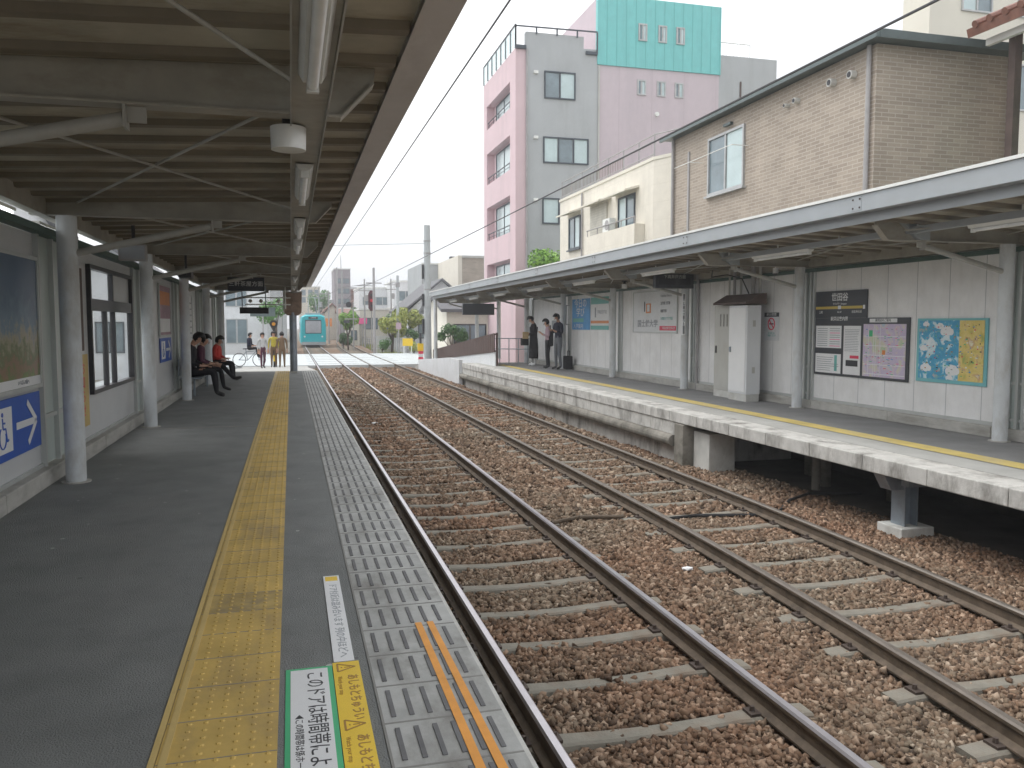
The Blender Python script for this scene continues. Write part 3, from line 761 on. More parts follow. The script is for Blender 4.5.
# ------------------------------------------------------------ walls
def wallL():
    w = thing('platform_wall', 'wall along the near platform with white panels and concrete base', 'wall', (-2.3,4,0))
    xw = -2.32
    mb = MB()
    for k in range(-1, 16): mb.box(-2.46, -2.19, k*1.8+.006, k*1.8+1.794, 0, .155, 'kerb')
    mb.build('base_kerb', w, bevel=.01)
    MB().box(-2.30, -2.18, -1.2, 28, 2.335, 2.40, 'green').build('top_rail', w)
    gaps = [(4.25,5.45),(8.58,9.78),(13.35,14.55),(17.68,18.88),(22.0,23.2),(26.3,28.0)]
    for a, b in gaps:
        for y in (a, (a+b)/2-.12, b):
            MB().box(-2.335, -2.255, y-.022, y+.022, .155, 2.335, 'frame').build('frame_post', w)
        for (u, v) in ((a+.023,(a+b)/2-.143), ((a+b)/2-.097,b-.023)):
            MB().box(-2.31, -2.30, u, v, .16, 2.335, 'infill').build('side_panel', w)
            MB().box(-2.30, -2.27, u, v, .60, .64, 'frame').build('cross_rail', w)
    gaps = [(-1.3,-1.2)] + gaps
    for i, ((_, a), (b, _)) in enumerate(zip(gaps, gaps[1:])):
        u, v = a+.023, b-.023
        if i == 2:
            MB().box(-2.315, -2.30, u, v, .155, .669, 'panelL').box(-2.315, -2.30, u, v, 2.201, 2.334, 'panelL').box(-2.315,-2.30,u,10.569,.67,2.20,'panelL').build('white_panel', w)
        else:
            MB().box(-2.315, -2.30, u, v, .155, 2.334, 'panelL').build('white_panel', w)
        MB().box(-2.30, -2.275, u, v, .156, .19, 'frame').build('bottom_rail', w)
    # window
    wt = MB(); y0, y1, z0, z1 = 10.57, 13.2, .67, 2.2
    wf = []
    def fr(mb, y, yy, z, zz, d=.05): mb.box(-2.33, -2.33+d+.03, y, yy, z, zz, 'bronze')
    fr(wt, y0, y1, z0, z0+.05); fr(wt, y0, y1, z1-.05, z1); fr(wt, y0, y0+.05, z0+.051, z1-.051); fr(wt, y1-.05, y1, z0+.051, z1-.051)
    fr(wt, y0+.051, y1-.051, 1.66, 1.80, .04); fr(wt, 11.47, 11.53, z0+.051, 1.659, .03); fr(wt, 11.97, 12.03, z0+.051, 1.659, .03); fr(wt, 11.90,11.96,1.801,z1-.051,.03)
    win = wt.build('window', w)
    MB().box(-2.315, -2.309, y0+.05, y1-.05, z0+.05, z1-.05, 'clear').build('pane', win)
    MB().box(-2.318, -2.295, 11.961, 13.14, 1.801, 2.149, 'panelL').build('white_panel', w); MB().box(-2.335, -2.31, 13.2, 13.327, .67, 2.2, 'panelL').build('white_panel', w)
    return w
wallL()
def wallR():
    w = thing('platform_wall', 'wall of white panels along the back of the far platform', 'wall', (9.0,4,0))
    mb = MB()
    for k in range(0, 16): mb.box(8.90, 9.2, k*1.95-1+.006, k*1.95+1.944-1+.006, 0, .15, 'kerb')
    mb.build('base_kerb', w, bevel=.01)
    MB().box(8.95, 9.06, -1, 30.2, 2.42, 2.485, 'green').build('top_rail', w)
    MB().box(9.02, 9.03, -1, 30.2, 2.486, 2.70, 'creamp').build('upper_panel', w)
    ys = [y for y in BAYR if y > 3 and y < 31]
    MB().box(9.0, 9.012, -1, 8.30, .15, 2.419, 'infill').build('side_panel', w)
    for i, (a, b) in enumerate(zip(ys, ys[1:])):
        e = .38 if i == 0 else .12
        for y in (a+e, b-.12, b-.02):
            MB().box(8.95, 9.03, y-.022, y+.022, .15, 2.42, 'frame').build('frame_post', w)
        for (u, v) in ((a+.003,a+e-.023), (b-.097,b-.043)):
            MB().box(9.0, 9.012, u, v, .15, 2.419, 'infill').build('side_panel', w)
            for z in (.24, .72): MB().box(8.975, 8.999, u, v, z, z+.035, 'frame').build('cross_rail', w)
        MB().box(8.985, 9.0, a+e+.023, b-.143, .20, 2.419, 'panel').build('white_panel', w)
        MB().box(8.96, 8.984, a+e+.023, b-.143, .151, .20, 'frame').build('bottom_rail', w)
    return w
wallR()

# ------------------------------------------------------------ signs on the near side
def board(name, label, cat, x, y0, y1, z0, z1, mt, th=.02, frame=None, fw=.03, sgn=1):
    """flat board on a wall plane x; sgn=+1 faces +X, -1 faces -X"""
    t = thing(name, label, cat, (x, (y0+y1)/2, z0))
    MB().box(x, x+sgn*th, y0, y1, z0, z1, mt).build('panel', t)
    if frame:
        mb = MB(); a, b = x-sgn*.002, x+sgn*(th+.012)
        mb.box(a,b,y0-fw,y1+fw,z0-fw,z0,frame).box(a,b,y0-fw,y1+fw,z1,z1+fw,frame).box(a,b,y0-fw,y0,z0,z1,frame).box(a,b,y1,y1+fw,z0,z1,frame).build('frame', t)
    return t
def scene_poster_mat():
    """printed landscape photograph: grey-blue above, green and brown foliage below"""
    m = bpy.data.materials.new('landscape_print'); m.use_nodes = True; nt = m.node_tree; L = nt.links.new
    b = nt.nodes['Principled BSDF']; b.inputs['Roughness'].default_value = .35
    tc = _n(nt, 'ShaderNodeTexCoord'); sp = _n(nt, 'ShaderNodeSeparateXYZ'); L(tc.outputs['Object'], sp.inputs[0])
    no = _n(nt, 'ShaderNodeTexNoise'); no.inputs['Scale'].default_value = 7; no.inputs['Detail'].default_value = 9; no.inputs['Roughness'].default_value = .75; L(tc.outputs['Object'], no.inputs['Vector'])
    mm = _n(nt, 'ShaderNodeMath', operation='MULTIPLY_ADD'); L(no.outputs['Fac'], mm.inputs[0]); mm.inputs[1].default_value = .9; L(sp.outputs['Z'], mm.inputs[2])
    cr = _n(nt, 'ShaderNodeValToRGB'); e = cr.color_ramp.elements
    st = [(.36,(.30,.38,.10)), (.52,(.13,.20,.05)), (.62,(.30,.16,.10)), (.74,(.12,.17,.06)), (.86,(.38,.33,.22)), (1.0,(.14,.22,.30)), (1.3,(.07,.12,.20))]
    while len(e) < len(st): e.new(.5)
    for i, (p, c) in enumerate(st): e[i].position = p/1.6; e[i].color = (*c, 1)
    d = _n(nt, 'ShaderNodeMath', operation='DIVIDE'); L(mm.outputs[0], d.inputs[0]); d.inputs[1].default_value = 1.6
    L(d.outputs[0], cr.inputs['Fac']); L(cr.outputs['Color'], b.inputs['Base Color']); return m
M['scenery'] = scene_poster_mat()
t = board('poster', 'large framed landscape poster at the left picture edge', 'poster', -2.28, 6.9, 8.50, .95, 2.08, 'scenery', .015, 'frame', .035)
MB().box(-2.264, -2.262, 6.9, 8.50, .951, 1.03, 'white').build('caption_strip', t)
text('いちばんの旅へ', .045, 'grey_ink', (-2.2610, 8.0, .99), ON_LWALL, t)
# blue wheelchair sign with arrow
def wheelchair(mb, yc, zc, s, x, mt, ax=1):
    P = lambda u, v: (x, yc+u*s*ax, zc+v*s)
    mb.disc(P(-.05,.78), 'x', .11*s, .004, mt, 16)
    w = .09*s
    for a, b in (((-.05,.62),(0,.1)), ((0,.1),(.42,.08)), ((.42,.08),(.62,-.55)), ((.62,-.55),(.85,-.48)), ((-.02,.38),(.34,.36))):
        mb.bar(P(*a), P(*b), .004, w, mt, up=(0,0,1) if abs(a[1]-b[1]) < .3 else (0,1,0))
    pts = [(-.1+.52*math.cos(R(q)), -.32+.52*math.sin(R(q))) for q in range(120, 381, 20)]
    for a, b in zip(pts, pts[1:]):
        d = Vector((b[0]-a[0], b[1]-a[1])); mb.cyl(P(*a), P(*b), .035*s, .035*s, mt, 6)
def wsign(label, x, y0, y1, z0, z1, group=None):
    t = thing('direction_sign', label, 'sign', (x, y0, z0), 0, group)
    MB().box(x, x+.012, y0, y1, z0, z1, 'blue').build('panel', t)
    L_ = y1-y0; h = z1-z0
    MB().box(x+.0125, x+.014, y0+.10*L_, y0+.42*L_, z0+.13*h, z1-.13*h, 'white').build('icon_field', t)
    mb = MB(); wheelchair(mb, y0+.25*L_, z0+.5*h, h*.34, x+.0165, 'blue', .9); mb.build('wheelchair_icon', t)
    mb = MB(); yc = y0+.72*L_; zc = z0+h/2
    mb.box(x+.0125,x+.0145,y0+.50*L_,y0+.86*L_,zc-.055*h*1.1,zc+.055*h*1.1,'white')
    for s in (1,-1): mb.bar((x+.0155,y0+.72*L_,zc+s*.36*h),(x+.0155,y0+.90*L_,zc),.002,.11*h,'white',up=(0,1,0) )
    mb.build('arrow', t)
wsign('blue wheelchair sign with white arrow below the landscape poster', -2.27, 7.05, 8.43, .385, .885)
wsign('small blue wheelchair sign farther along the near wall', -2.29, 15.9, 17.3, .80, 1.24)
t = board('poster', 'narrow dark poster beside the first column on the near wall', 'poster', -2.27, 9.75, 10.2, 1.2, 2.12, 'brown', .012)
t = board('banner', 'narrow yellow-orange banner with red lettering behind the first column', 'banner', -2.255, 9.80, 10.28, .35, 1.16, 'tactl', .01)
text('お\n知\nら\nせ', .15, 'red_ink', (-2.243, 10.04, .76), ON_LWALL, t, spacing=1.05)
t = board('poster', 'reddish poster above the small blue sign on the near wall', 'poster', -2.29, 15.9, 17.25, 1.30, 2.2, 'cloth_pink', .015, 'frame')
MB().box(-2.273,-2.271,15.95,17.2,1.35,1.6,'white').box(-2.273,-2.271,15.95,17.2,1.85,2.1,'orange_ink').build('print', t)
t = board('notice', 'white notice with small print on the near wall beyond the window', 'notice', -2.29, 14.75, 15.3, 1.05, 1.25, 'white', .01)
t = board('timetable', 'pale timetable board on the near wall behind the seated people', 'timetable', -2.29, 19.3, 20.9, 1.2, 2.15, 'whited', .015, 'frame')
for k in range(6): MB().box(-2.273,-2.271,19.4,20.8,1.27+k*.14,1.30+k*.14,'grey_ink').build('print_row', t)

# hanging things under the near roof
def hangsign(label, x0, x1, y, z0, z1, mt='charc', txt=None, side=(0,-1,0), sz=None, tm='white', name='hanging_sign', rods=True, d=.14):
    t = thing(name, label, 'sign', ((x0+x1)/2, y, z0))
    MB().box(x0, x1, y-d/2, y+d/2, z0, z1, mt).build('box', t, bevel=.006)
    if rods:
        for x in (x0+.1*(x1-x0), x1-.1*(x1-x0)): MB().cyl((x,y,z1),(x,y,2.7),.01,.01,'steel_w',8).build('hanger', t)
    if txt: text(txt, sz or (z1-z0)*.55, tm, ((x0+x1)/2, y-d/2-.003, (z0+z1)/2), FACE_CAM, t)
    return t
t = thing('display_monitor', 'small grey ceiling monitor hanging by the second column', 'monitor', (-1.75,10.6,2.2))
MB().box(-1.93,-1.63,10.5,10.62,2.24,2.43,'pipe').build('case', t, bevel=.01); MB().box(-1.91,-1.65,10.497,10.4995,2.26,2.41,'grey_ink').build('screen', t)
MB().cyl((-1.77,10.56,2.43),(-1.77,10.56,2.7),.02,.02,'bronze').build('bracket', t)
t = thing('security_camera', 'small camera housing on the near wall beam past the monitor', 'camera', (-1.6,14.6,2.3))
MB().box(-1.75,-1.55,14.3,14.65,2.25,2.38,'bronze').build('housing', t, bevel=.01); MB().cyl((-1.65,14.5,2.38),(-1.65,14.5,2.68),.02,.02,'bronze').build('bracket', t)
MB().cyl((-1.65,14.28,2.31),(-1.65,14.3,2.31),.035,.035,'black',12).build('lens', t)
hangsign('dark hanging departure board half way along the near platform', -1.32, -.55, 19.0, 2.22, 2.52, 'charc', '三軒茶屋方面', sz=.12)
t = hangsign('black hanging exit board at the far end of the near platform', -1.42, -.62, 25.0, 1.80, 1.98, 'black', None, rods=False, d=.2)
for x in (-1.35,-.7): MB().cyl((x,25,1.98),(x,25,2.6),.015,.015,'steel_g',8).build('hanger', t)
t = thing('pipe_rack', 'pale pipe rack with lamps behind the black hanging board', 'pipe rack', (-.6,25.6,2))
mb = MB()
for z in (2.08,2.28): mb.cyl((-1.3,25.6,z),(0,25.6,z),.018,.018,'flash',8)
mb.cyl((-.15,25.6,1.95),(-.15,25.6,2.6),.018,.018,'flash',8).build('pipes', t)
for x in (-1.15,-.85,-.35): MB().ico((x,25.55,2.18),.06,'lampb').build('lamp_globe', t)
# added glowing strips standing in for bright sky between wall top and roof
for y0, y1, lb, z in ((8.9,10.4,'added glowing strip for the sky gap above the near wall window',2.44), (14.4,15.7,'added glowing strip for the sky gap above the near wall past the monitor',2.42), (4.6,8.2,'added glowing strip for the sky gap above the landscape poster',2.47)):
    t = thing('sky_gap_strip', lb, 'lamp', (-2.35,y0,z))
    MB().cyl((-2.36,y0,z),(-2.36,y1,z),.018,.018,'lit',10).build('tube', t); MB().box(-2.40,-2.32,y0,y1,z+.02,z+.05,'lampb').build('housing', t)

# mirror on its post
t = thing('platform_mirror', 'brown-backed convex mirror on a grey post at the near platform end', 'mirror', (.06,26,0))
MB().cyl((.06,26,0),(.06,26,1.85),.11,.11,'steel_g',20).build('post', t, smooth=True)
MB().prism([(-.20,1.84),(-.10,1.76),(.22,1.76),(.32,1.84),(.34,2.44),(.28,2.47),(-.16,2.47),(-.21,2.44)], 'y', 25.90, 25.98, 'mirrorb').build('mirror', t, bevel=.02)
mb = MB(); mb.box(-.22,.35,25.88,25.9,2.44,2.49,'steel_w').box(-.22,-.17,25.88,25.9,1.84,2.44,'steel_w').build('rim', t)
MB().box(-.06,.16,25.85,26.15,.001,.06,'kerb').build('base', t)

# ------------------------------------------------------------ signs on the far side
XR = 8.98
def rprint(mb, y0, y1, z0, z1, mt, d=0): mb.box(XR-.024-d, XR-.022-d, y0, y1, z0, z1, mt); return mb
t = board('station_sign', 'charcoal station board with timetables, gold line and area map', 'station sign', XR, 10.36, 12.66, .62, 1.60, 'charc', .02, None, sgn=-1)
MB().box(XR, XR-.021, 11.32, 12.66, 1.601, 2.06, 'charc').build('name_panel', t)
rprint(MB(), 11.42, 12.645, 1.755, 1.80, 'gold').build('gold_band', t)
mb = rprint(MB(), 11.36, 11.41, 1.745, 1.81, 'white'); mb.box(XR-.026,XR-.0245,11.96,12.04,1.75,1.81,'white').build('line_marks', t)
text('世田谷', .145, 'white', (XR-.024, 12.0, 1.945), ON_RWALL, t, sx=1.0, bold=.003)
text('せたがや  Setagaya', .045, 'white', (XR-.024, 12.0, 1.84), ON_RWALL, t)
text('上町', .055, 'white', (XR-.024, 12.50, 1.70), ON_RWALL, t); text('松陰神社前', .05, 'white', (XR-.024, 11.56, 1.70), ON_RWALL, t)
text('SG 07', .045, 'white', (XR-.024, 12.0, 1.70), ON_RWALL, t)
text('駅周辺案内図', .075, 'white', (XR-.024, 12.0, 1.585), ON_RWALL, t, bold=.001)
rprint(MB(), 10.62, 11.24, 1.525, 1.585, 'white').build('title_strip', t)
text('駅周辺のご案内', .05, 'charc', (XR-.0255, 10.93, 1.555), ON_RWALL, t)
mb = MB()
rprint(mb, 11.93, 12.62, 1.09, 1.47, 'white'); rprint(mb, 11.93, 12.62, .66, .99, 'white'); rprint(mb, 11.44, 11.87, .66, 1.47, 'white')
mb.build('timetable_sheet', t)
mb = MB(); rng = random.Random(2)
for k in range(9):
    z = 1.12+k*.037; rprint(mb, 12.30, 12.58, z, z+.010, 'grey_ink', .001); rprint(mb, 11.97, 12.24, z, z+.010, 'grey_ink' if k%3 else 'pink_ink', .001)
for k in range(7): z = .70+k*.037; rprint(mb, 11.97+rng.random()*.25, 12.58, z, z+.009, 'grey_ink', .001)
for k in range(14): z = 1.05+k*.027; rprint(mb, 11.47+rng.random()*.05, 11.84, z, z+.007, 'grey_ink', .001)
rprint(mb, 11.48, 11.70, .93, .98, 'red_ink', .001); rprint(mb, 11.5, 11.8, .80, .90, 'black', .001); rprint(mb,12.03,12.1,.7,.97,'teal_ink',.001)
mb.build('print', t)
M['mapA'] = blotch('area_map_print', [(.30,(.50,.60,.42)),(.40,(.66,.62,.52)),(.47,(.62,.55,.66)),(.56,(.56,.48,.66)),(.62,(.68,.58,.60)),(.72,(.46,.58,.68))], 4.5, 9, .45, .6)
rprint(MB(), 10.42, 11.38, .66, 1.50, 'mapA').build('area_map', t)
mb = MB(); rng = random.Random(5)
for k in range(9):
    y = rng.uniform(10.45,11.3); rprint(mb, y, y+.008, .67, 1.48, 'white', .0008) if k < 4 else rprint(mb, 10.43, 11.36, .7+.15*(k-4), .71+.15*(k-4), 'white', .0008)
for k in range(70):
    y = rng.uniform(10.46,11.3); z = rng.uniform(.7,1.44); rprint(mb, y, y+rng.uniform(.015,.06), z, z+.010, rng.choice(['red_ink','grey_ink','green_ink','pink_ink','lblue']), .0016)
rprint(mb, 10.86, 10.93, 1.02, 1.09, 'orange_ink', .002); rprint(mb, 11.16, 11.24, 1.3, 1.4, 'green_ink', .002)
mb.build('map_marks', t)

t = board('pictorial_map', 'bright blue and yellow illustrated map panel on the far wall', 'map', XR, 8.92, 10.20, .66, 1.58, 'aqua', .018, None, sgn=-1)
M['mapB'] = blotch('blue_map_print', [(.30,(.75,.82,.86)),(.40,(.55,.74,.80)),(.46,(.10,.42,.62)),(.58,(.07,.34,.58)),(.64,(.16,.45,.50)),(.70,(.50,.42,.45))], 6.5, 9, .4, .8, False, (1,1,1.2))
M['mapC'] = blotch('yellow_map_print', [(.32,(.40,.45,.14)),(.42,(.70,.56,.16)),(.55,(.78,.64,.24)),(.64,(.62,.40,.20)),(.72,(.82,.78,.62))], 7, 7, .4, .5)
rprint(MB(), 9.40, 10.15, .71, 1.55, 'mapB').build('blue_field', t); rprint(MB(), 8.97, 9.398, .71, 1.55, 'mapC').build('yellow_field', t)
mb = MB(); rng = random.Random(9)
def cloud(mb, y, z, s):
    for (a, b, r) in ((0,0,.9),(-.9,-.15,.6),(.9,-.12,.65),(.35,.35,.6),(-.4,.3,.55)):
        mb.disc((XR-.025, y+a*s, z+b*s), 'x', r*s, .001+.0002*r, 'white', 16)
for (y, z, s) in ((9.75,1.47,.05),(9.62,1.40,.08),(10.02,1.50,.04),(10.05,1.15,.05),(10.0,.87,.07),(9.5,.85,.085),(9.55,.75,.04)): cloud(mb, y, z, s)
for k in range(170):
    y = rng.uniform(9.0,10.1); z = rng.uniform(.76,1.5); w_ = rng.uniform(.008,.032)
    rprint(mb, y, y+w_, z, z+rng.uniform(.006,.02), rng.choice(['black','red_ink','white','green_ink','brown_ink','lblue','grey_ink']), .0026)
mb.build('map_marks', t)

t = board('university_board', 'white university board with crest and red band on the far wall', 'board', XR, 18.08, 20.65, 1.30, 2.32, 'whited', .02, 'frame', .03, sgn=-1)
text('国士舘大学', .20, 'grey_ink', (XR-.024, 19.75, 1.50), ON_RWALL, t, sx=1.25, bold=.004)
mb = MB(); mb.box(XR-.024,XR-.022,19.55,19.85,1.78,2.03,'orange_ink').box(XR-.027,XR-.0245,19.62,19.78,1.82,2.0,'whited').box(XR-.027,XR-.0245,19.9,19.96,1.82,2.08,'charc').build('crest', t)
rprint(MB(), 18.10, 19.02, 1.34, 1.45, 'red_ink').build('red_band', t)
text('世田谷駅 徒歩6分', .075, 'white', (XR-.026, 18.5, 1.395), ON_RWALL, t, sx=1.2)
for k, (s, c_) in enumerate((('Kokushikan University','grey_ink'),('法学部 文学部','charc'),('政経学部','charc'),('21世紀アジア学部','teal_ink'))):
    text(s, .085, c_, (XR-.024, 18.97, 2.20-.19*k), ON_RWALL, t, align='LEFT', sx=1.0 if k else .8)

t = board('poster', 'blue poster with pale lettering beside a white leaflet on the far wall', 'poster', XR, 24.05, 25.70, 1.32, 2.30, 'lblue', .015, None, sgn=-1)
text('今日の\n学び', .30, 'white', (XR-.020, 24.9, 2.0), ON_RWALL, t, sx=1.3, spacing=.95)
rprint(MB(), 24.6, 25.6, 1.56, 1.68, 'teal_ink', -.003).build('print_band', t); text('入学案内', .17, 'white', (XR-.020, 25.1, 1.42), ON_RWALL, t, sx=1.4)
t = board('poster', 'white leaflet with teal top and orange line right of the blue poster', 'poster', XR, 22.45, 23.95, 1.32, 2.32, 'white', .015, None, sgn=-1)
mb = MB(); rprint(mb,22.46,23.94,2.10,2.31,'teal_ink',-.003); rprint(mb,22.46,23.94,1.52,1.60,'orange_ink',-.003); rprint(mb,22.46,23.94,1.33,1.45,'teal_ink',-.003); rprint(mb,23.5,23.6,1.7,2.0,'grey_ink',-.003); mb.build('print', t)
text('学校見学会', .13, 'grey_ink', (XR-.020, 23.0, 1.85), ON_RWALL, t, sx=1.2)
t = thing('pillar_sign', 'narrow black vertical station name sign on a far platform column', 'sign', (8.62,17.0,1.3))
MB().box(8.635,8.645,17.0,17.2,1.25,2.2,'white').build('panel', t)
rb = basis((0,-1,0),(0,0,1),(-1,0,0)); MB().box(8.63,8.6345,17.02,17.10,1.27,2.18,'charc').build('band', t); text('世\n田\n谷', .17, 'white', (8.629, 17.06, 1.75), rb, t, spacing=1.3)
t = board('notice', 'small white no-smoking notice with black heading on the far wall', 'notice', XR, 13.80, 14.30, 1.18, 1.72, 'whited', .008, None, sgn=-1)
MB().box(XR-.0095,XR-.0085,13.80,14.30,1.64,1.72,'charc').build('heading', t); text('終日禁煙', .06, 'white', (XR-.011,14.05,1.68), ON_RWALL, t, sx=1.4)
mb = MB()
for q in range(0, 360, 20):
    a, b = R(q), R(q+20); mb.cyl((XR-.011,14.05+.11*math.cos(a),1.50+.11*math.sin(a)),(XR-.011,14.05+.11*math.cos(b),1.50+.11*math.sin(b)),.011,.011,'red_ink',6)
mb.cyl((XR-.011,14.13,1.58),(XR-.011,13.97,1.42),.010,.010,'red_ink',6).box(XR-.012,XR-.009,13.98,14.12,1.49,1.515,'charc').build('no_smoking_symbol', t)
text('おたばこは\nご遠慮ください', .045, 'teal_ink', (XR-.010,14.05,1.30), ON_RWALL, t)
t = hangsign('dark hanging departure display under the far roof left of the cabinets', 7.86, 8.80, 17.0, 2.30, 2.62, 'charc')
MB().box(7.95, 8.35, 16.925, 16.929, 2.38, 2.54, 'black').box(8.45,8.72,16.925,16.929,2.38,2.54,'black').build('screen', t); text('下高井戸方面', .09, 'lampb', (8.33,16.922,2.55), FACE_CAM, t)
hangsign('black hanging board at the far end of the far platform', 6.9, 8.25, 33.6, 1.88, 2.35, 'charc', None)
t = board('notice', 'pair of small grey notices on the wall behind the person in the black coat', 'notice', XR, 27.0, 27.9, 1.35, 1.62, 'grey_ink', .01, None, sgn=-1)
t = board('notice', 'narrow framed notice on the wall above the two standing people', 'notice', XR, 25.9, 26.3, 1.5, 2.1, 'whited', .01, 'charc', .03, sgn=-1)
# security camera and brackets, small clutter by the cabinets
t = thing('security_camera', 'white dome camera under the far roof beside the near column', 'camera', (8.6,13.2,2.38))
MB().cyl((8.55,13.3,2.42),(8.55,13.3,2.52),.05,.05,'white',16).build('housing', t, smooth=True); MB().ico((8.55,13.3,2.42),.045,'black').build('dome', t)
MB().cyl((8.55,13.3,2.52),(8.55,13.3,2.68),.012,.012,'white').build('stem', t)

# cabinets
t = thing('equipment_cabinet', 'tall white metal cabinet under a dark sloping hood', 'cabinet', (8.7,14.4,0))
MB().box(8.44,8.74,14.04,14.72,.14,1.86,'whited').build('body', t, bevel=.008)
MB().box(8.425,8.4395,14.08,14.68,.18,1.82,'white').build('door', t, bevel=.004)
MB().box(8.40,8.425,14.60,14.64,.95,1.05,'steel_g').build('handle', t)
MB().box(8.45,8.73,14.05,14.71,0,.139,'concl').build('plinth', t)
for z in (.55, 1.45): MB().box(8.56,8.62,14.032,14.039,z,z+.12,'greyp').build('side_latch', t)
t = thing('equipment_cabinet', 'tall grey louvred cabinet left of the white cabinet', 'cabinet', (8.75,15.1,0))
MB().box(8.58,8.88,14.80,15.55,.14,1.88,'greyp').build('body', t, bevel=.008)
dd = MB().box(8.568,8.5795,14.84,15.50,.2,1.82,'greyp').build('door', t)
for k in range(3):
    MB().box(8.560,8.5675,15.0+k*.13,15.03+k*.13,1.45,1.7,'joint').build('louvre', dd)
MB().box(8.545,8.568,15.42,15.45,.9,1.05,'black').build('handle', t)
MB().box(8.57,8.87,14.82,15.53,0,.139,'concl').build('plinth', t)
t = tag(MB().prism([(8.40,1.885),(8.40,1.92),(8.70,2.09),(8.84,2.09),(8.84,1.885)],'y',14.02,15.3,'wood').build('hood'), 'dark sloping hood over the two cabinets', 'hood')
t = thing('conduit_bundle', 'pipes and cables rising from the cabinets to the far roof', 'pipes', (8.8,14.8,2.1))
for k, (y, r) in enumerate(((14.2,.03),(14.45,.045),(14.9,.025),(15.15,.03),(15.35,.02))):
    MB().cyl((8.8,y,2.1),(8.8,y,2.68),r,r,'pipe' if k%2 else 'greyp',10).build('conduit', t, smooth=True)
mb = MB(); mb.tube([(8.8,14.6,2.1),(8.7,14.7,2.4),(8.6,15.1,2.5),(8.3,15.2,2.45),(8.1,14.8,2.55)], .012, 'rubber', 6); mb.build('cable', t)
# conduit beside the third column
t = thing('drainpipe', 'grey drainpipe on the far wall beside the name sign column', 'pipe', (8.9,16.9,0))
MB().cyl((8.92,16.95,.02),(8.92,16.95,2.6),.035,.035,'pipe',12).build('pipe', t, smooth=True)
for z in (.5,1.5,2.3): MB().cyl((8.92,16.95,z),(8.92,16.95,z+.03),.045,.045,'pipe',12).build('clamp', t)

# bench on the near platform
t = thing('bench', 'long platform bench on metal legs against the near wall', 'bench', (-2.0,19.8,0))
for k in range(10):
    y = 17.45+k*.72
    MB().box(-2.16,-1.74,y,y+.62,.40,.43,'steel_g').build('seat', t, bevel=.01)
    MB().box(-2.19,-2.165,y,y+.62,.46,.80,'steel_g').build('backrest', t, bevel=.008)
MB().box(-2.0,-1.94,17.45,24.6,.36,.399,'steel_g').build('seat_rail', t)
for y in (18.2,20.9,23.9): MB().bar((-1.97,y,0),(-1.97,y,.36),.04,.04,'steel_g').build('leg', t)

# ------------------------------------------------------------ buildings
GZ = -.98
def win(parent, face, pl, u0, u1, z0, z1, fm='winframe', panes=2, curtain=None, rec=.04, sill=False):
    """sliding window. face 'x': wall plane x=pl facing -X, u is y; face 'y': plane y=pl facing -Y, u is x"""
    def B(mb, d0, d1, a, b, c, d, mt):
        if face == 'x': mb.box(pl-d1, pl-d0, a, b, c, d, mt)
        elif face == 'X': mb.box(pl+d0, pl+d1, a, b, c, d, mt)
        else: mb.box(a, b, pl-d1, pl-d0, c, d, mt)
    f = .07; mb = MB()
    B(mb,0,rec,u0,u1,z0,z0+f,fm); B(mb,0,rec,u0,u1,z1-f,z1,fm); B(mb,0,rec,u0,u0+f,z0+f,z1-f,fm); B(mb,0,rec,u1-f,u1,z0+f,z1-f,fm)
    for k in range(1, panes):
        u = u0+(u1-u0)*k/panes; B(mb,0,rec*.8,u-.035,u+.035,z0+f,z1-f,fm)
    if sill: B(mb,0,rec+.06,u0-.08,u1+.08,z0-.06,z0-.001,fm)
    w = mb.build('window', parent)
    for k in range(panes):
        a = u0+(u1-u0)*k/panes+f*.8; b = u0+(u1-u0)*(k+1)/panes-f*.8
        mb = MB(); B(mb, .002, .012, a, b, z0+f, z1-f, 'panel_w' if curtain and k in curtain else 'pane'); mb.build('pane', w)
    return w

# tan brick house
t = thing('brick_house', 'tan brick-tiled building with dark metal roof behind the far platform', 'building', (12,15.1,GZ))
MB().box(12, 15.62, 15.1, 24.65, GZ, 7.38, 'brick').build('wall', t)
mb = MB(); mb.prism([(11.72,7.40),(11.72,7.50),(11.9,7.56),(15.95,7.52),(15.95,7.38)], 'y', 14.75, 24.9, 'roofg').box(11.66,11.74,14.7,24.95,7.36,7.48,'roofg').box(11.75,15.95,14.7,14.76,7.36,7.53,'roofg')
mb.build('roof', t)
win(t, 'x', 12, 20.25, 22.25, 5.25, 6.92, 'winsilver', 2, (0,), .06, True)
for y in (15.25, 24.5): MB().cyl((11.93,y,GZ),(11.93,y,7.38),.05,.05,'pipe',10).build('drainpipe', t, smooth=True)
MB().cyl((15.45,15.03,GZ),(15.45,15.03,7.3),.05,.05,'pipe',10).build('drainpipe', t, smooth=True)
MB().box(11.96,11.999,23.45,23.55,3.0,6.8,'pipe').build('drainpipe', t)
for y, z, r in ((16.5,6.95,.09),(15.8,6.93,.09),(17.85,6.9,.07),(18.25,6.88,.05)):
    MB().cyl((11.86,y,z),(12.0,y,z),r,r,'lampb',16).cyl((11.85,y,z),(11.859,y,z),r*.7,r*.7,'black',16).build('vent_hood', t, smooth=True)
mb = MB(); mb.tube([(11.5,20.1,6.3),(11.5,23.5,6.28)],.012,'flash',6).tube([(11.5,20.1,6.3),(12,20.1,6.3)],.012,'flash',6).tube([(11.5,22.6,6.3),(12,22.6,6.3)],.012,'flash',6).build('drying_pole', t)
MB().box(11.9,11.999,20.9,21.3,7.05,7.12,'roofg').build('lamp_bracket', t)
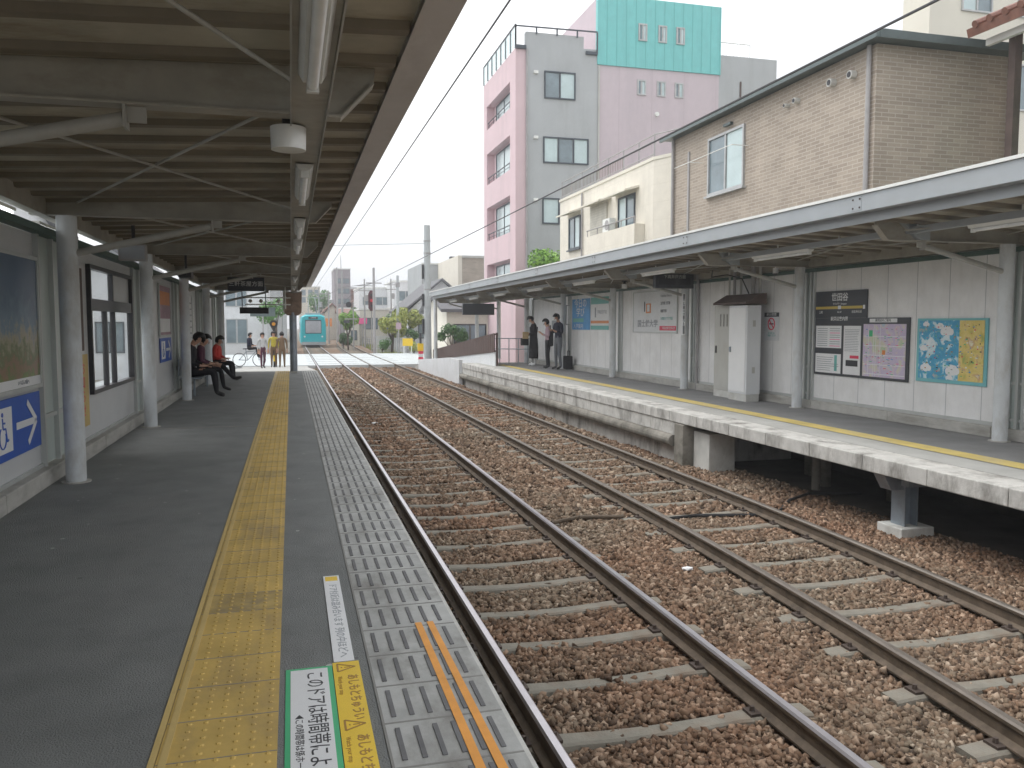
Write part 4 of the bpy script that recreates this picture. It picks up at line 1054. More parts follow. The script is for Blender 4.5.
# cream building with balcony
t = thing('cream_building', 'cream three-storey building with roof terrace railing and small balcony', 'building', (12,25.2,GZ))
MB().prism([(12,26.1),(12.02,36.2),(18,36.2),(18,25.1),(12.4,25.1)], 'z', GZ, 7.05, 'cream').build('wall', t)
mb = MB(); mb.prism([(11.97,26.1),(11.97,36.23),(12.13,36.23),(12.13,26.15),(12.45,25.2),(12.4,25.07)], 'z', 7.051, 7.16, 'creamp').build('coping', t)
for k, y in enumerate([26.2, 27.5, 28.9, 30.4, 31.9, 33.4, 34.8, 36.1]): MB().cyl((12.07,y,7.16),(12.07,y,7.95),.025,.025,'pipe',8).build('railing_post', t)
mb = MB()
for z in (7.93, 7.72, 7.28): mb.tube([(12.07,26.2,z),(12.07,36.1,z)],.022,'pipe',6)
mb.tube([(12.07,26.2,7.93),(12.5,25.2,7.93),(13.5,25.2,7.93)],.022,'pipe',6)
for k in range(42): mb.cyl((12.07,29+k*.17,7.28),(12.07,29+k*.17,7.72),.008,.008,'cloth_tan',4,False)
mb.build('railing', t)
win(t, 'x', 12.0, 33.35, 34.85, 4.75, 6.15, 'winframe', 2, (0,), .05, True)
win(t, 'x', 12.0, 27.6, 29.15, 4.95, 6.2, 'winframe', 2, (1,), .05)
MB().box(11.955,11.998,30.3,32.1,5.1,6.25,'shutter').build('shutter', t)
win(t, 'y', 25.09, 12.6, 13.4, 3.6, 6.2, 'winframe', 1, (0,), .05)
for a, b in ((33.2,35.1),(29.9,32.3),(27.3,29.5)):
    MB().prism([(11.45,6.26),(12,6.42),(12,6.34),(11.45,6.2)], 'y', a, b, 'creamp').build('awning', t)
MB().box(11.62,11.995,26.8,31.7,3.9,5.0,'cream').build('balcony', t)
mb = MB(); mb.tube([(11.66,26.8,5.25),(11.66,31.7,5.25)],.025,'pipe',6)
for y in (26.9,28.1,29.3,30.5,31.6): mb.cyl((11.66,y,5.0),(11.66,y,5.25),.02,.02,'pipe',6)
mb.build('balcony_rail', t)
MB().box(11.68,11.93,29.3,30.0,5.0,5.5,'flash').cyl((11.66,29.55,5.25),(11.69,29.55,5.25),.19,.19,'pipe',16).build('air_conditioner', t)
MB().cyl((11.95,33.1,GZ),(11.95,33.1,7.0),.04,.04,'pipe',8).build('drainpipe', t, smooth=True)
# pink, grey and teal apartment building
XP = 11.4
t = thing('apartment_building', 'tall pink, grey and teal apartment building with recessed balconies', 'building', (XP,41.7,GZ))
ops = [(3.0,5.0),(6.4,8.35),(9.7,11.5),(12.9,14.25)]
mb = MB()
mb.box(XP, 12.5, 41.7, 42.82, GZ, 15.65, 'pink').box(XP, 12.5, 48.15, 48.9, GZ, 15.65, 'pink')
z = GZ
for a, b in ops + [(15.65, None)]:
    mb.box(XP, 12.5, 42.821, 48.149, z, a, 'pink'); z = b
mb.box(XP, 12.5, 42.821, 48.149, 14.25, 15.65, 'pink') if False else None
mb.build('pink_wall', t)
MB().box(11.85, 15.9, 42.9, 48.9, GZ, 15.6, 'pink').box(11.95,15.1,41.68,42.0,GZ,16.5,'greyw').box(15.101,15.9,41.68,42.0,GZ,15.9,'greyw').build('grey_wall', t)
MB().box(15.901, 23.0, 41.7, 52, GZ, 15.15, 'pinkl').build('pale_pink_wall', t)
MB().box(15.85, 23.05, 41.62, 41.90, 15.151, 18.75, 'tealw').build('teal_storey', t)
MB().box(23.001, 26.6, 41.72, 50, GZ, 16.25, 'greyw').build('grey_wall', t)
MB().box(15.86, 23.0, 41.901, 50, 15.151, 18.6, 'pinkl').box(14.6,15.858,45,47.5,15.6,17.6,'pinkl').build('stair_tower', t)
for a, b in ops:
    win(t, 'x', 11.85, 43.9, 47.5, a+.02, b-.1, 'winframe', 2, (0,1), .05)  # both panes pale: bright sky reflection painted into the colour
    mb = MB(); mb.tube([(11.47,42.85,a+.40),(11.47,48.1,a+.40)],.03,'winframe',6).tube([(11.47,42.85,a+.2),(11.47,48.1,a+.2)],.015,'winframe',6)
    for k in range(5): mb.cyl((11.47,43.1+k*1.2,a),(11.47,43.1+k*1.2,a+.40),.02,.02,'winframe',6)
    mb.build('balcony_rail', t)
win(t, 'y', 41.68, 12.93, 14.64, 13.2, 14.6, 'winframe', 2, (1,), .08)
win(t, 'y', 41.68, 12.88, 15.39, 9.9, 11.25, 'winframe', 3, (0,2), .08)
win(t, 'y', 41.68, 12.84, 13.78, 6.75, 8.1, 'winframe', 1, (0,), .08)
for x, z in ((12.35,14.4),(12.35,11.1),(12.35,7.9)): MB().box(x,x+.22,41.5,41.699,z,z+.14,'flash').build('vent_hood', t)
for x in (18.15, 19.3, 20.35):
    win(t, 'y', 41.62, x, x+.50, 16.55, 17.45, 'winsilver', 2, (1,), .06)
    win(t, 'y', 41.70, x, x+.50, 13.75, 14.55, 'winsilver', 2, (1,), .06)
MB().cyl((19.3,41.6,12.8),(19.3,41.7,12.8),.12,.12,'flash',12).build('vent_hood', t)
MB().box(24.3,24.38,41.66,41.719,13.5,14.9,'wood').build('drainpipe', t)
MB().cyl((11.99,41.62,GZ),(11.99,41.62,15.6),.05,.05,'pipe',8).build('drainpipe', t, smooth=True)
MB().cyl((15.95,41.64,GZ),(15.95,41.64,15.1),.05,.05,'greyp',8).build('drainpipe', t, smooth=True)
# glass roof railing
mb = MB(); gl = MB()
P_ = [(11.38,48.8),(11.38,41.6),(15.82,41.6)]
for (a, b) in zip(P_, P_[1:]):
    mb.bar((*a,16.72),(*b,16.78),.07,.06,'winframe')
    if a[0] == b[0]: gl.bar((*a,16.18),(*b,16.18),.02,1.0,'glassr')
    n_ = 7 if a[0] == b[0] else 4
    for k in range(n_+1):
        x = a[0]+(b[0]-a[0])*k/n_; y = a[1]+(b[1]-a[1])*k/n_; mb.box(x-.035,x+.035,y-.035,y+.035,15.66 if (x < 11.5 or x > 15) else 16.4,16.75,'winframe')
mb.box(11.35,11.94,41.56,41.69,15.6,15.78,'winframe').box(15.2,15.84,41.56,41.67,15.6,15.76,'winframe').build('roof_railing', t); gl.build('railing_glass', t)
mb = MB(); mb.tube([(23.1,41.9,17.0),(25,41.9,17.0),(25,41.9,16.25)],.03,'flash',6)
for k in range(9): mb.cyl((23.1+k*.22,41.9,16.25),(23.1+k*.22,41.9,17),.012,.012,'flash',4)
mb.build('railing', t)

# cream block top right, tiled house at the right edge
t = thing('cream_block', 'plain cream building showing above the brick house roof, top right', 'building', (26.4,30,GZ))
MB().box(26.4, 40, 30, 31.6, GZ, 17.5, 'creamp').build('wall', t)
win(t, 'y', 30, 28.0, 29.6, 14.9, 16.6, 'winsilver', 2, (0,), .08); win(t, 'y', 30, 31.0, 33.5, 14.9, 16.6, 'winsilver', 2, (1,), .08)
win(t, 'y', 30, 29.2, 32.0, 10.9, 12.9, 'winsilver', 2, (0,), .08)
t = thing('tiled_house', 'house with red-brown tiled eaves and dark timber post at the right picture edge', 'house', (14.2,12.5,GZ))
MB().box(15.0, 19, 9.5, 14.0, GZ, 7.3, 'creamp').build('wall', t)
mb = MB()
mb.prism([(13.55,7.35),(13.5,7.52),(16.8,8.9),(20,7.5),(20,7.35),(16.8,8.72)], 'y', 8.8, 14.3, 'tilerf')
rf = mb.build('roof', t)
mb = MB()
for k in range(15):
    y = 9+k*.36; mb.cyl((13.45,y,7.54),(16.8,y,8.94),.075,.075,'tilerf',8)
mb.cyl((16.8,8.7,8.98),(16.8,14.4,8.98),.14,.14,'tilerf',10).build('tile_row', rf, smooth=True)
MB().box(13.9,14.0,8.9,14.2,7.2,7.34,'flash').build('gutter', t)
MB().box(14.15,14.32,13.7,13.87,GZ,7.4,'wood').build('timber_post', t)
MB().box(14.6,14.7,12.0,13.6,3.0,5.9,'leafA').build('green_panel', t) if False else None
t = tag(MB().box(14.9,14.98,12.2,13.9,4.2,6.3,'green_ink').build('banner'), 'bright green banner below the tiled eaves at the right picture edge', 'banner')

# small building far beyond the far platform
t = thing('office_block', 'pale grey block with rooftop box behind the far canopy end', 'building', (14,80,GZ))
MB().box(12.4, 17.4, 80, 90, GZ, 7.4, 'greyw').build('wall', t); MB().box(15.2,16.0,79.8,80.5,7.4,8.1,'black').build('roof_unit', t)
MB().box(12.3,17.5,79.9,80,7.3,7.45,'flash').build('coping', t)
t = thing('office_block', 'narrow tan block between the pale grey block and the pink building', 'building', (15.5,70,GZ))
MB().box(14.35, 16.3, 70, 80, GZ, 7.35, 'brick').build('wall', t); MB().box(14.0,14.349,70,80,GZ,7.4,'cream').box(14.35,16.3,69.9,69.999,7.2,7.4,'greyp').build('coping', t)

def house(name, label, x0, x1, y0, y1, ze, zr, wall, roof='roofd', wins=(), ridge='y', group=None):
    t = thing(name, label, 'house', (x0, y0, GZ), 0, group)
    MB().box(x0, x1, y0, y1, GZ, ze, wall).build('wall', t)
    if zr:
        o_ = .4
        if ridge == 'y': MB().prism([(x0-o_,ze-.1),(x0-o_,ze+.08),((x0+x1)/2,zr+.1),(x1+o_,ze+.08),(x1+o_,ze-.1),((x0+x1)/2,zr-.1)],'y',y0-o_,y1+o_,roof).build('roof', t); MB().prism([(x0,ze),((x0+x1)/2,zr-.1),(x1,ze)],'y',y0+.01,y1-.01,wall).build('gable', t)
        else: MB().prism([(y0-o_,ze-.1),(y0-o_,ze+.08),((y0+y1)/2,zr+.1),(y1+o_,ze+.08),(y1+o_,ze-.1),((y0+y1)/2,zr-.1)],'x',x0-o_,x1+o_,roof).build('roof', t); MB().prism([(y0,ze),((y0+y1)/2,zr-.1),(y1,ze)],'x',x0+.01,x1-.01,wall).build('gable', t)
    else: MB().box(x0-.1,x1+.1,y0-.1,y1+.1,ze,ze+.2,'flash').build('coping', t)
    for w_ in wins: win(t, *w_)
    return t
house('house', 'white house with steep grey roof beyond the level crossing', 9.4, 15, 68, 78, 2.6, 5.2, 'whited', 'roofd', [('y',68,10.2,11.4,.3,1.5), ('x',9.4,70,72,.4,1.6)])
house('house', 'cream two-storey house with dark balcony far along the tracks', 7.6, 11, 95, 103, 3.1, 0, 'creamp', 'roofd', [('y',95,8.0,9.6,.9,2.2),('y',95,9.9,10.6,.9,2.2)])
t = house('house', 'low cream house with grey porch left of the cream two-storey house', 6.2, 7.4, 93, 99, 1.7, 2.8, 'creamp', 'roofd', [('y',93,6.4,7.1,-.3,.8)])
t = house('tower_block', 'tall grey-brown stepped tower block in the distance', 7.6, 10.4, 150, 160, 11.2, 0, 'tower', 'roofd', [('y',150,7.9,10.2,z,z+.9,'winframe',3) for z in (1.5,3.3,5.1,6.9,8.7)])
MB().box(10.41,13.2,151,158,GZ,7.8,'tilerf').build('wing', t); MB().cyl((9,154,11.4),(9,154,14),.1,.05,'pipe').build('mast', t)
house('apartment_building', 'pale apartment block far behind the tram', 1.6, 5.6, 165, 175, 8.6, 0, 'cream', 'roofd', [('y',165,x,x+.9,z,z+1.2,'winsilver',1) for x in (2,3.3,4.5) for z in (5.6,7.0)])
house('house', 'light blue-white building low on the skyline left of the tall pole', 9.5, 14.6, 120, 130, 6.6, 0, 'whited', 'roofd', [('y',120,10,13.8,4.2,5.4,'winsilver',4),('y',120,10,13.8,1.6,2.8,'winsilver',4)])
house('house', 'wide white building with flat roof right of the red signal', 13.5, 24, 112, 122, 7.2, 0, 'whited', 'roofd', [('y',112,14.2,17,4.6,6.0,'winsilver',3),('y',112,18,21,4.6,6.0,'winsilver',3)])
house('house', 'small brown-roofed house behind the distant round tree', 5.0, 7.2, 128, 136, 3.2, 4.6, 'cream', 'tilerf')
house('house', 'grey-white house seen far left of the tram', -4.2, -.6, 120, 130, 6.0, 7.4, 'greyw', 'roofd')
rng = random.Random(21)
LB = ['dark-roofed cottage','grey two-storey house','brown apartment house','low brown warehouse','slate-roofed white house','tan flat-roofed house','dark grey shop house','beige house with brown roof','narrow dark brown house']
WL = ['creamp','greyw','tower','brick','whited','cream','tower','creamp','wood']
PL = ['just right of the tower block','behind the slim signal pole','left of the young green tree','low beside the distant rails','over the yellow-green tree','behind the grey picket fence','between the distant poles','at the far end of the rails','under the grey tower']
for k, (x, y, w_, ze, zr) in enumerate(((10.6,140,4,5.4,6.8),(14,136,5,6.2,7.6),(6.9,122,1.8,2.6,3.7),(5.6,140,2.0,3.0,4.2),(16,104,5,4.4,6.0),(12.2,101,3.4,3.4,0),(12.0,88,2.6,2.6,3.9),(4.4,150,2.8,4.4,5.8),(7.9,138,2.4,4.0,0))):
    house('house', LB[k]+' in the distance '+PL[k], x, x+w_, y, y+8, ze, zr, WL[k], 'roofd' if k%2 else 'tilerf', [('y',y,x+w_*.2,x+w_*.45,ze-1.7,ze-.6,'winframe',2),('y',y,x+w_*.6,x+w_*.85,ze-1.7,ze-.6,'winframe',2)], 'x' if k%3 else 'y')
# left side of the line, glimpsed past the near platform
house('shop', 'pale shop building beyond the near platform end, left of the crossing', -6.6, -1.75, 66, 76, 5.5, 0, 'whited', 'roofd', [('y',66,-4.8,-3.2,.0,1.9,'winsilver',2),('y',66,-4.8,-3.2,2.8,4.2,'winsilver',2)])
house('house', 'light grey house outside the near wall, seen through the window', -14, -8.0, 8, 20, 4.8, 6.4, 'whited', 'roofd', [('X',-8.0,14.5,16.5,.4,2.0),('X',-8.0,10.5,12,.4,2.0)])
house('house', 'white house outside the near wall past the window', -16, -8.5, 24, 36, 4.6, 6.2, 'whited', 'roofd', [('X',-8.5,26,28.5,.6,2.2)], 'x')
house('house', 'pale house seen through the window glass, beyond the lane', -9, -6.2, 40, 48, 3.6, 4.9, 'whited', 'roofd', [('y',40,-8.4,-7.2,.2,1.6)])
house('yellow_house', 'cream-yellow house front visible beneath the far canopy end', 8.9, 13, 48, 56, 2.3, 3.4, 'cream', 'roofd', [('y',48,9.3,11.3,-.1,1.5,'black',2)], 'x')
struct(MB().box(-8, -4.2, -10, 42, -.975, -.96, 'road').build('lane'))

# ------------------------------------------------------------ trees and bushes
def tree(name, label, x, y, z0, h, r, trunk_r, leaf, n, ls, seed, zc=.62, sz=(1,1,1.1), group=None):
    rng = random.Random(seed); t = thing(name, label, 'tree' if h > 1.6 else 'shrub', (x,y,z0), 0, group)
    mb = MB(); top = h*zc
    mb.cyl((x,y,z0),(x+rng.uniform(-.1,.1)*r,y,z0+top*.7),trunk_r,trunk_r*.7,'bark',10)
    cl = []
    for k in range(9):
        a = rng.uniform(0,6.28); e = rng.uniform(-.3,1); q = r*rng.uniform(.35,.8)
        c = (x+q*math.cos(a)*sz[0]*math.cos(e*.8), y+q*math.sin(a)*sz[1]*math.cos(e*.8), z0+top+q*math.sin(e)*sz[2])
        cl.append((c, r*rng.uniform(.28,.5))); mb.cyl((x,y,z0+top*rng.uniform(.45,.7)), c, trunk_r*.45, trunk_r*.12, 'bark', 6)
    mb.build('trunk', t, smooth=True)
    N = n; V = []; F = []
    lb = MB(); i = lb.m(leaf)
    for k in range(N):
        c, q = cl[rng.randrange(len(cl))]
        while True:
            d = Vector((rng.uniform(-1,1), rng.uniform(-1,1), rng.uniform(-1,1)))
            if .15 < d.length < 1: break
        d = d.normalized()*(d.length**.45)
        p = Vector(c)+d*q; nrm = (d+Vector((rng.uniform(-.8,.8),rng.uniform(-.8,.8),rng.uniform(-.4,.9)))).normalized()
        a = nrm.orthogonal().normalized(); b = nrm.cross(a); th = rng.uniform(0,6.28); u = (a*math.cos(th)+b*math.sin(th))*ls*rng.uniform(.6,1.3); w = nrm.cross(u)*.55
        o = len(lb.v); lb.v += [tuple(p-u), tuple(p+w), tuple(p+u), tuple(p-w)]; lb.f.append((o,o+1,o+2,o+3)); lb.mi.append(i)
    me = bpy.data.meshes.new('crown'); me.from_pydata([tuple(Vector(v)-Vector((x,y,z0))) for v in lb.v], [], lb.f); me.materials.append(M[leaf])
    o = bpy.data.objects.new('crown', me); C.objects.link(o); o.parent = t; return t
tree('tree', 'bright green tree top peeping over the far roof before the pink building', 12.3, 38.6, GZ, 6.6, 1.5, .12, 'leafA', 2600, .09, 1, .78, (1.2,1,.75))
tree('tree', 'yellow-green tree beside the grey-roofed house past the crossing', 7.75, 66, GZ, 4.3, 1.5, .12, 'leafY', 4200, .11, 2, .52, (1,1,1.25))
tree('tree', 'second yellow-green tree partly behind the slim signal pole', 9.2, 67.2, GZ, 4.6, 1.3, .1, 'leafY', 2600, .10, 3, .58, (1,1,1.2))
tree('tree', 'bright green young tree near the far curve of the track', 5.0, 76, GZ, 4.6, 1.0, .09, 'leafA', 2600, .10, 4, .5, (.9,.9,1.7))
tree('bush', 'dark green bush below the bright green young tree', 4.6, 77, GZ, 1.9, .8, .06, 'leafB', 1500, .09, 5, .45)
tree('bush', 'round dark green bush beside the level crossing', 9.3, 64.5, GZ, 2.3, .72, .06, 'leafB', 1200, .07, 6, .62)
tree('tree', 'round mid-green tree among the distant houses', 8.6, 110, GZ, 5, 1.9, .14, 'leafC', 1400, .15, 7, .6)
tree('tree', 'dark leafy tree behind the brown slatted fence', 8.9, 46.2, GZ, 3.0, .9, .08, 'leafB', 1500, .08, 8, .6)
tree('tree', 'green tree beyond the crossing, left of the mirror post', -1.1, 64, GZ, 5.4, 1.4, .12, 'leafC', 2000, .11, 10, .62)
tree('tree', 'leafy tree over the far skyline behind the tram’s pantograph', 4.4, 140, GZ, 8.2, 2.2, .18, 'leafC', 1400, .18, 11, .7)
tree('hedge', 'low clipped hedge outside the near wall window', -5.6, 13.5, GZ, 2.6, 1.0, .07, 'leafC', 1500, .08, 12, .6)
tree('tree', 'dark green tree between the distant houses right of the rails', 10.6, 84, GZ, 4.6, 1.3, .1, 'leafB', 1600, .12, 31, .55)
tree('bush', 'low dark bush at the foot of the grey picket fence', 7.0, 65.6, GZ, 1.5, .7, .05, 'leafC', 900, .07, 32, .5)
tree('bush', 'yellowish bush beside the yellow warning board', 8.9, 61.5, GZ, 1.3, .6, .05, 'leafY', 800, .06, 33, .5)
# grassy verge beyond the crossing
def verge():
    rng = random.Random(4); lb = MB(); i = lb.m('leafY'); 
    for k in range(5000):
        y = 63.5+rng.random()**1.5*60; x = c2(y)+1.9+rng.random()*1.6; h = rng.uniform(.08,.32); a = rng.uniform(0,3.14); w = .03
        o = len(lb.v); lb.v += [(x-w*math.cos(a),y-w*math.sin(a),-.95),(x+w*math.cos(a),y+w*math.sin(a),-.95),(x+rng.uniform(-.08,.08),y,-.95+h)]; lb.f.append((o,o+1,o+2)); lb.mi.append(i)
    me = bpy.data.meshes.new('weeds'); me.from_pydata(lb.v, [], lb.f); me.materials.append(M['leafY']); o = bpy.data.objects.new('weeds', me); C.objects.link(o)
    tag(o, 'dry weeds along the track beyond the crossing', 'weeds', kind='stuff')
verge()

# ------------------------------------------------------------ tram
YT = 84.0; XT = c1(YT)+.08
t = thing('tram', 'turquoise tram approaching beyond the level crossing', 'tram', (XT,YT,-.70))
def sec(y, w, zt): return [(XT-w,y),(XT+w,y)]
mb = MB()
prof = [(-1.22,.25),(-1.25,.9),(-1.24,2.2),(-1.12,2.95),(-.8,3.12),(.8,3.12),(1.12,2.95),(1.24,2.2),(1.25,.9),(1.22,.25)]
n_ = len(prof); rings = [(YT,.93,.12),(YT+.12,.985,.03),(YT+.4,1,0),(YT+12,1,0)]
v = []
for (y, s, dz) in rings:
    for (px, pz) in prof: v.append((XT+px*s, y+(.10 if pz > 1.3 and y < YT+.2 else 0), -.70+pz-(dz if pz > 2.5 else 0)))
f = [(j*n_+k, j*n_+(k+1)%n_, (j+1)*n_+(k+1)%n_, (j+1)*n_+k) for j in range(3) for k in range(n_)] + [tuple(range(n_))[::-1], tuple(3*n_+k for k in range(n_))]
mb.add(v, f, 'tram').build('body', t, smooth=True)
MB().box(XT-.78,XT+.78,YT+.02,YT+.09,1.25-.70,2.6-.70,'winframe').build('window_frame', t)
MB().box(XT-.73,XT+.73,YT-.0,YT+.019,1.32-.70,2.5-.70,'tramw').build('windscreen', t)
MB().box(XT-.45,XT+.45,YT+.0,YT+.08,2.72-.70,2.9-.70,'charc').build('destination_display', t); text('三軒茶屋', .13, 'white', (XT, YT-.003, 2.81-.70), FACE_CAM, t)
MB().box(XT-1.18,XT+1.18,YT-.05,YT+1,.12-.70,.42-.70,'tramg').build('skirt', t); MB().box(XT-.9,XT+.9,YT+.2,YT+11,.0-.70+.1,.3-.70,'black').build('underframe', t)
for s in (-1,1):
    MB().cyl((XT+s*.85,YT-.03,.95-.70),(XT+s*.85,YT+.1,.95-.70),.09,.09,'white',14).build('headlight', t)
    for k in range(4): MB().box(XT+s*1.252,XT+s*1.262,YT+1.2+k*2.6,YT+2.9+k*2.6,1.3-.70,2.35-.70,'tramw').build('side_window', t)
mb = MB(); mb.box(XT-.7,XT+.7,YT+1,YT+3,3.12-.70,3.3-.70,'tramg').build('roof_box', t)
mb = MB(); mb.tube([(XT-.4,YT+4,2.55),(XT-.4,YT+3.2,3.3),(XT-.3,YT+4,4.2)],.03,'tramg').tube([(XT+.4,YT+4,2.55),(XT+.4,YT+3.2,3.3),(XT+.3,YT+4,4.2)],.03,'tramg').bar((XT-.75,YT+4,4.25),(XT+.75,YT+4,4.25),.08,.05,'tramg').build('pantograph', t)

# ------------------------------------------------------------ poles, signals, wires
t = thing('utility_pole', 'tall pale concrete pole at the end of the far platform roof', 'pole', (6.63,41,GZ))
MB().cyl((6.63,41,GZ),(6.63,41,6.4),.20,.155,'polec',24).build('pole', t, smooth=True)
for z0_, z1_ in ((3.75,4.45),(2.4,3.0),(1.0,1.75)): MB().box(6.36,6.44,40.9,41.1,z0_,z1_,'black').build('junction_box', t)
for z in (5.6, 5.0, 3.2): MB().cyl((6.63,41,z),(6.63,41,z+.05),.185,.185,'pipe',20).build('band', t)
t = thing('utility_pole', 'slim dark pole by the red signal past the crossing', 'pole', (6.2,64,GZ)); MB().cyl((6.2,64,GZ),(6.2,64,5.8),.12,.09,'pipe',12).build('pole', t, smooth=True)
MB().box(5.6,6.8,63.95,64.05,4.6,4.68,'pipe').build('crossarm', t)
t = thing('utility_pole', 'slim grey pole left of the young green tree', 'pole', (5.35,90,GZ)); MB().cyl((5.35,90,GZ),(5.35,90,7.2),.14,.10,'pipe',12).build('pole', t, smooth=True); MB().box(4.5,6.9,89.95,90.05,5.3,5.42,'pipe').build('crossarm', t)
t = thing('utility_pole', 'pale pole with round lamp beside the grey-roofed house', 'pole', (8.3,66,GZ)); MB().cyl((8.15,65,GZ),(8.15,65,5.3),.13,.10,'polec',12).build('pole', t, smooth=True); MB().box(8.0,8.3,64.8,65.1,4.4,4.75,'pipe').build('transformer', t)
t = thing('utility_pole', 'thin pole with crossarm just right of the tram', 'pole', (3.4,100,GZ)); MB().cyl((4.35,100,GZ),(4.35,100,5.4),.11,.08,'pipe',10).build('pole', t, smooth=True); MB().box(2.0,4.6,99.9,100,5.0,5.1,'pipe').build('crossarm', t)
t = thing('utility_pole', 'pole at the far left of the tram rails in the distance', 'pole', (5.9,110,GZ)); MB().cyl((6.0,112,GZ),(6.0,112,9.0),.13,.1,'pipe',10).build('pole', t, smooth=True)
t = thing('railway_signal', 'railway signal glowing red on the slim dark pole', 'signal', (6.1,69.6,2.5))
MB().prism([(6.28,2.85),(6.28,4.0),(6.42,4.3),(6.68,4.3),(6.80,4.0),(6.80,2.85),(6.68,2.6),(6.42,2.6)],'y',69.6,69.7,'maroon').build('backboard', t)
for z, mt in ((3.9,'black'),(3.45,'redlit'),(3.0,'black')): MB().cyl((6.54,69.45,z),(6.54,69.6,z),.12,.12,mt,16).build('lens', t)
MB().cyl((6.54,69.75,GZ),(6.54,69.75,4.0),.05,.05,'pipe').build('post', t)
t = thing('trackside_mast', 'thin mast with round black disc signal beyond the crossing', 'signal', (5.0,72,GZ))
MB().cyl((5.35,74,GZ),(5.35,74,3.4),.05,.05,'pipe').build('post', t); MB().cyl((4.95,73.9,3.2),(4.95,74,3.2),.25,.25,'black',20).build('disc', t); MB().box(4.6,5.7,73.95,74.05,1.9,2.0,'pipe').box(4.5,5.0,73.9,74,1.6,1.85,'charc').build('arm', t)
for k, (x, y, h, lb) in enumerate(((7.2,84,6.0,'thin grey pole between the two yellow-green trees and the cream house'),(3.1,96,5.6,'thin grey pole close behind the tram on its right'),(10.8,92,6.5,'grey pole rising over the white flat-roofed building'),(-.9,90,6.2,'grey pole left of the tram beyond the crossing'))):
    t = thing('utility_pole', lb, 'pole', (x,y,GZ)); MB().cyl((x,y,GZ),(x,y,h),.10,.07,'pipe',10).build('pole', t, smooth=True)
    MB().box(x-.8,x+.8,y-.04,y+.04,h-.7,h-.62,'pipe').box(x-.6,x+.6,y-.04,y+.04,h-1.2,h-1.12,'pipe').build('crossarm', t)
    MB().cyl((x+.2,y-.1,h-2.2),(x+.2,y-.1,h-1.6),.18,.18,'pipe',12).build('transformer', t)
for k, (x, y, z, w_, h_, mt, lb) in enumerate(((6.6,86,1.5,1.0,.6,'pink_ink','pink shop board low among the distant houses'),(9.8,90,.8,.9,1.2,'blue','blue upright shop board near the distant cream house'),(4.1,104,1.2,.8,1.0,'orange_ink','orange board beside the distant curve of the track'),(6.2,100,.2,1.4,.5,'white','white van-height board by the distant track fence'))):
    t = thing('shop_board', lb, 'sign', (x,y,GZ)); MB().box(x,x+w_,y,y+.06,z,z+h_,mt).build('board', t); MB().cyl((x+w_/2,y+.1,GZ),(x+w_/2,y+.1,z+.02),.04,.04,'pipe').build('post', t)
# crossing equipment
t = thing('crossing_gate', 'red and white crossing gate post at the right end of the crossing', 'crossing gate', (6.7,44.2,GZ))
MB().cyl((6.75,44.2,GZ),(6.75,44.2,1.0),.06,.06,'charc').build('post', t)
mb = MB()
for k in range(5): mb.box(6.62,6.88,44.05,44.15,-.75+k*.16,-.60+k*.16,'red_ink' if k%2 == 0 else 'white')
mb.build('striped_base', t); MB().box(6.60,6.90,44.1,44.3,.05,.45,'yellow_ink').build('gate_box', t)
t = thing('warning_board', 'yellow board on white posts beside the crossing', 'sign', (8.2,60,GZ)); MB().box(7.85,8.6,60,60.04,-.1,.45,'yellow_ink').build('board', t)
for x in (7.95,8.5): MB().cyl((x,60.06,GZ),(x,60.06,.5),.03,.03,'white').build('post', t)
t = thing('warning_board', 'small red-topped notice on a post by the yellow-green trees', 'sign', (7.7,63,GZ)); MB().box(7.75,8.15,63,63.04,1.1,1.6,'cloth_pink').build('board', t); MB().cyl((7.95,63.06,GZ),(7.95,63.06,1.1),.04,.04,'pipe').build('post', t)
t = thing('fence', 'grey picket fence beyond the crossing under the trees', 'fence', (6.6,66,GZ))
mb = MB()
for k in range(26): mb.box(6.35+k*.11,6.42+k*.11,66.6,66.64,GZ,.55,'whited')
mb.build('pickets', t); MB().box(6.3,9.25,66.65,66.69,.2,.27,'whited').box(6.3,9.25,66.65,66.69,-.5,-.43,'whited').build('rail', t)
t = thing('fence', 'low fence along the outside of the distant curve', 'fence', (c2(80)+2,80,GZ))
for k in range(14):
    y = 72+k*3; MB().cyl((c2(y)+2.1,y,GZ),(c2(y)+2.1,y,.1),.035,.035,'pipe',6).build('post', t)
mb = MB(); mb.tube([(c2(72+k*3)+2.1,72+k*3,.05) for k in range(14)],.02,'pipe',4).tube([(c2(72+k*3)+2.1,72+k*3,-.35) for k in range(14)],.02,'pipe',4).build('wire', t)
t = thing('crossing_signal', 'crossing warning lights on a striped post left of the mirror', 'signal', (-.9,43.6,-.7))
mb = MB()
for k in range(8): mb.cyl((-.85,43.6,-.7+k*.3),(-.85,43.6,-.4+k*.3),.06,.06,'yellow_ink' if k%2 else 'black',12)
mb.build('post', t); MB().cyl((-.85,43.5,1.5),(-.85,43.55,1.5),.2,.2,'black',20).cyl((-.85,43.5,1.0),(-.85,43.55,1.0),.16,.16,'black',20).build('backplate', t)
for z in (1.5,1.0): MB().cyl((-.85,43.42,z),(-.85,43.49,z),.09,.09,'amber',14).build('lamp', t)
t = thing('route_board', 'dark green street board beyond the near platform end', 'sign', (-1.6,58,0)); MB().box(-2.6,-1.0,57,57.05,2.0,2.6,'roofg').build('board', t); MB().cyl((-1.8,57.1,GZ),(-1.8,57.1,2.0),.05,.05,'pipe').build('post', t)

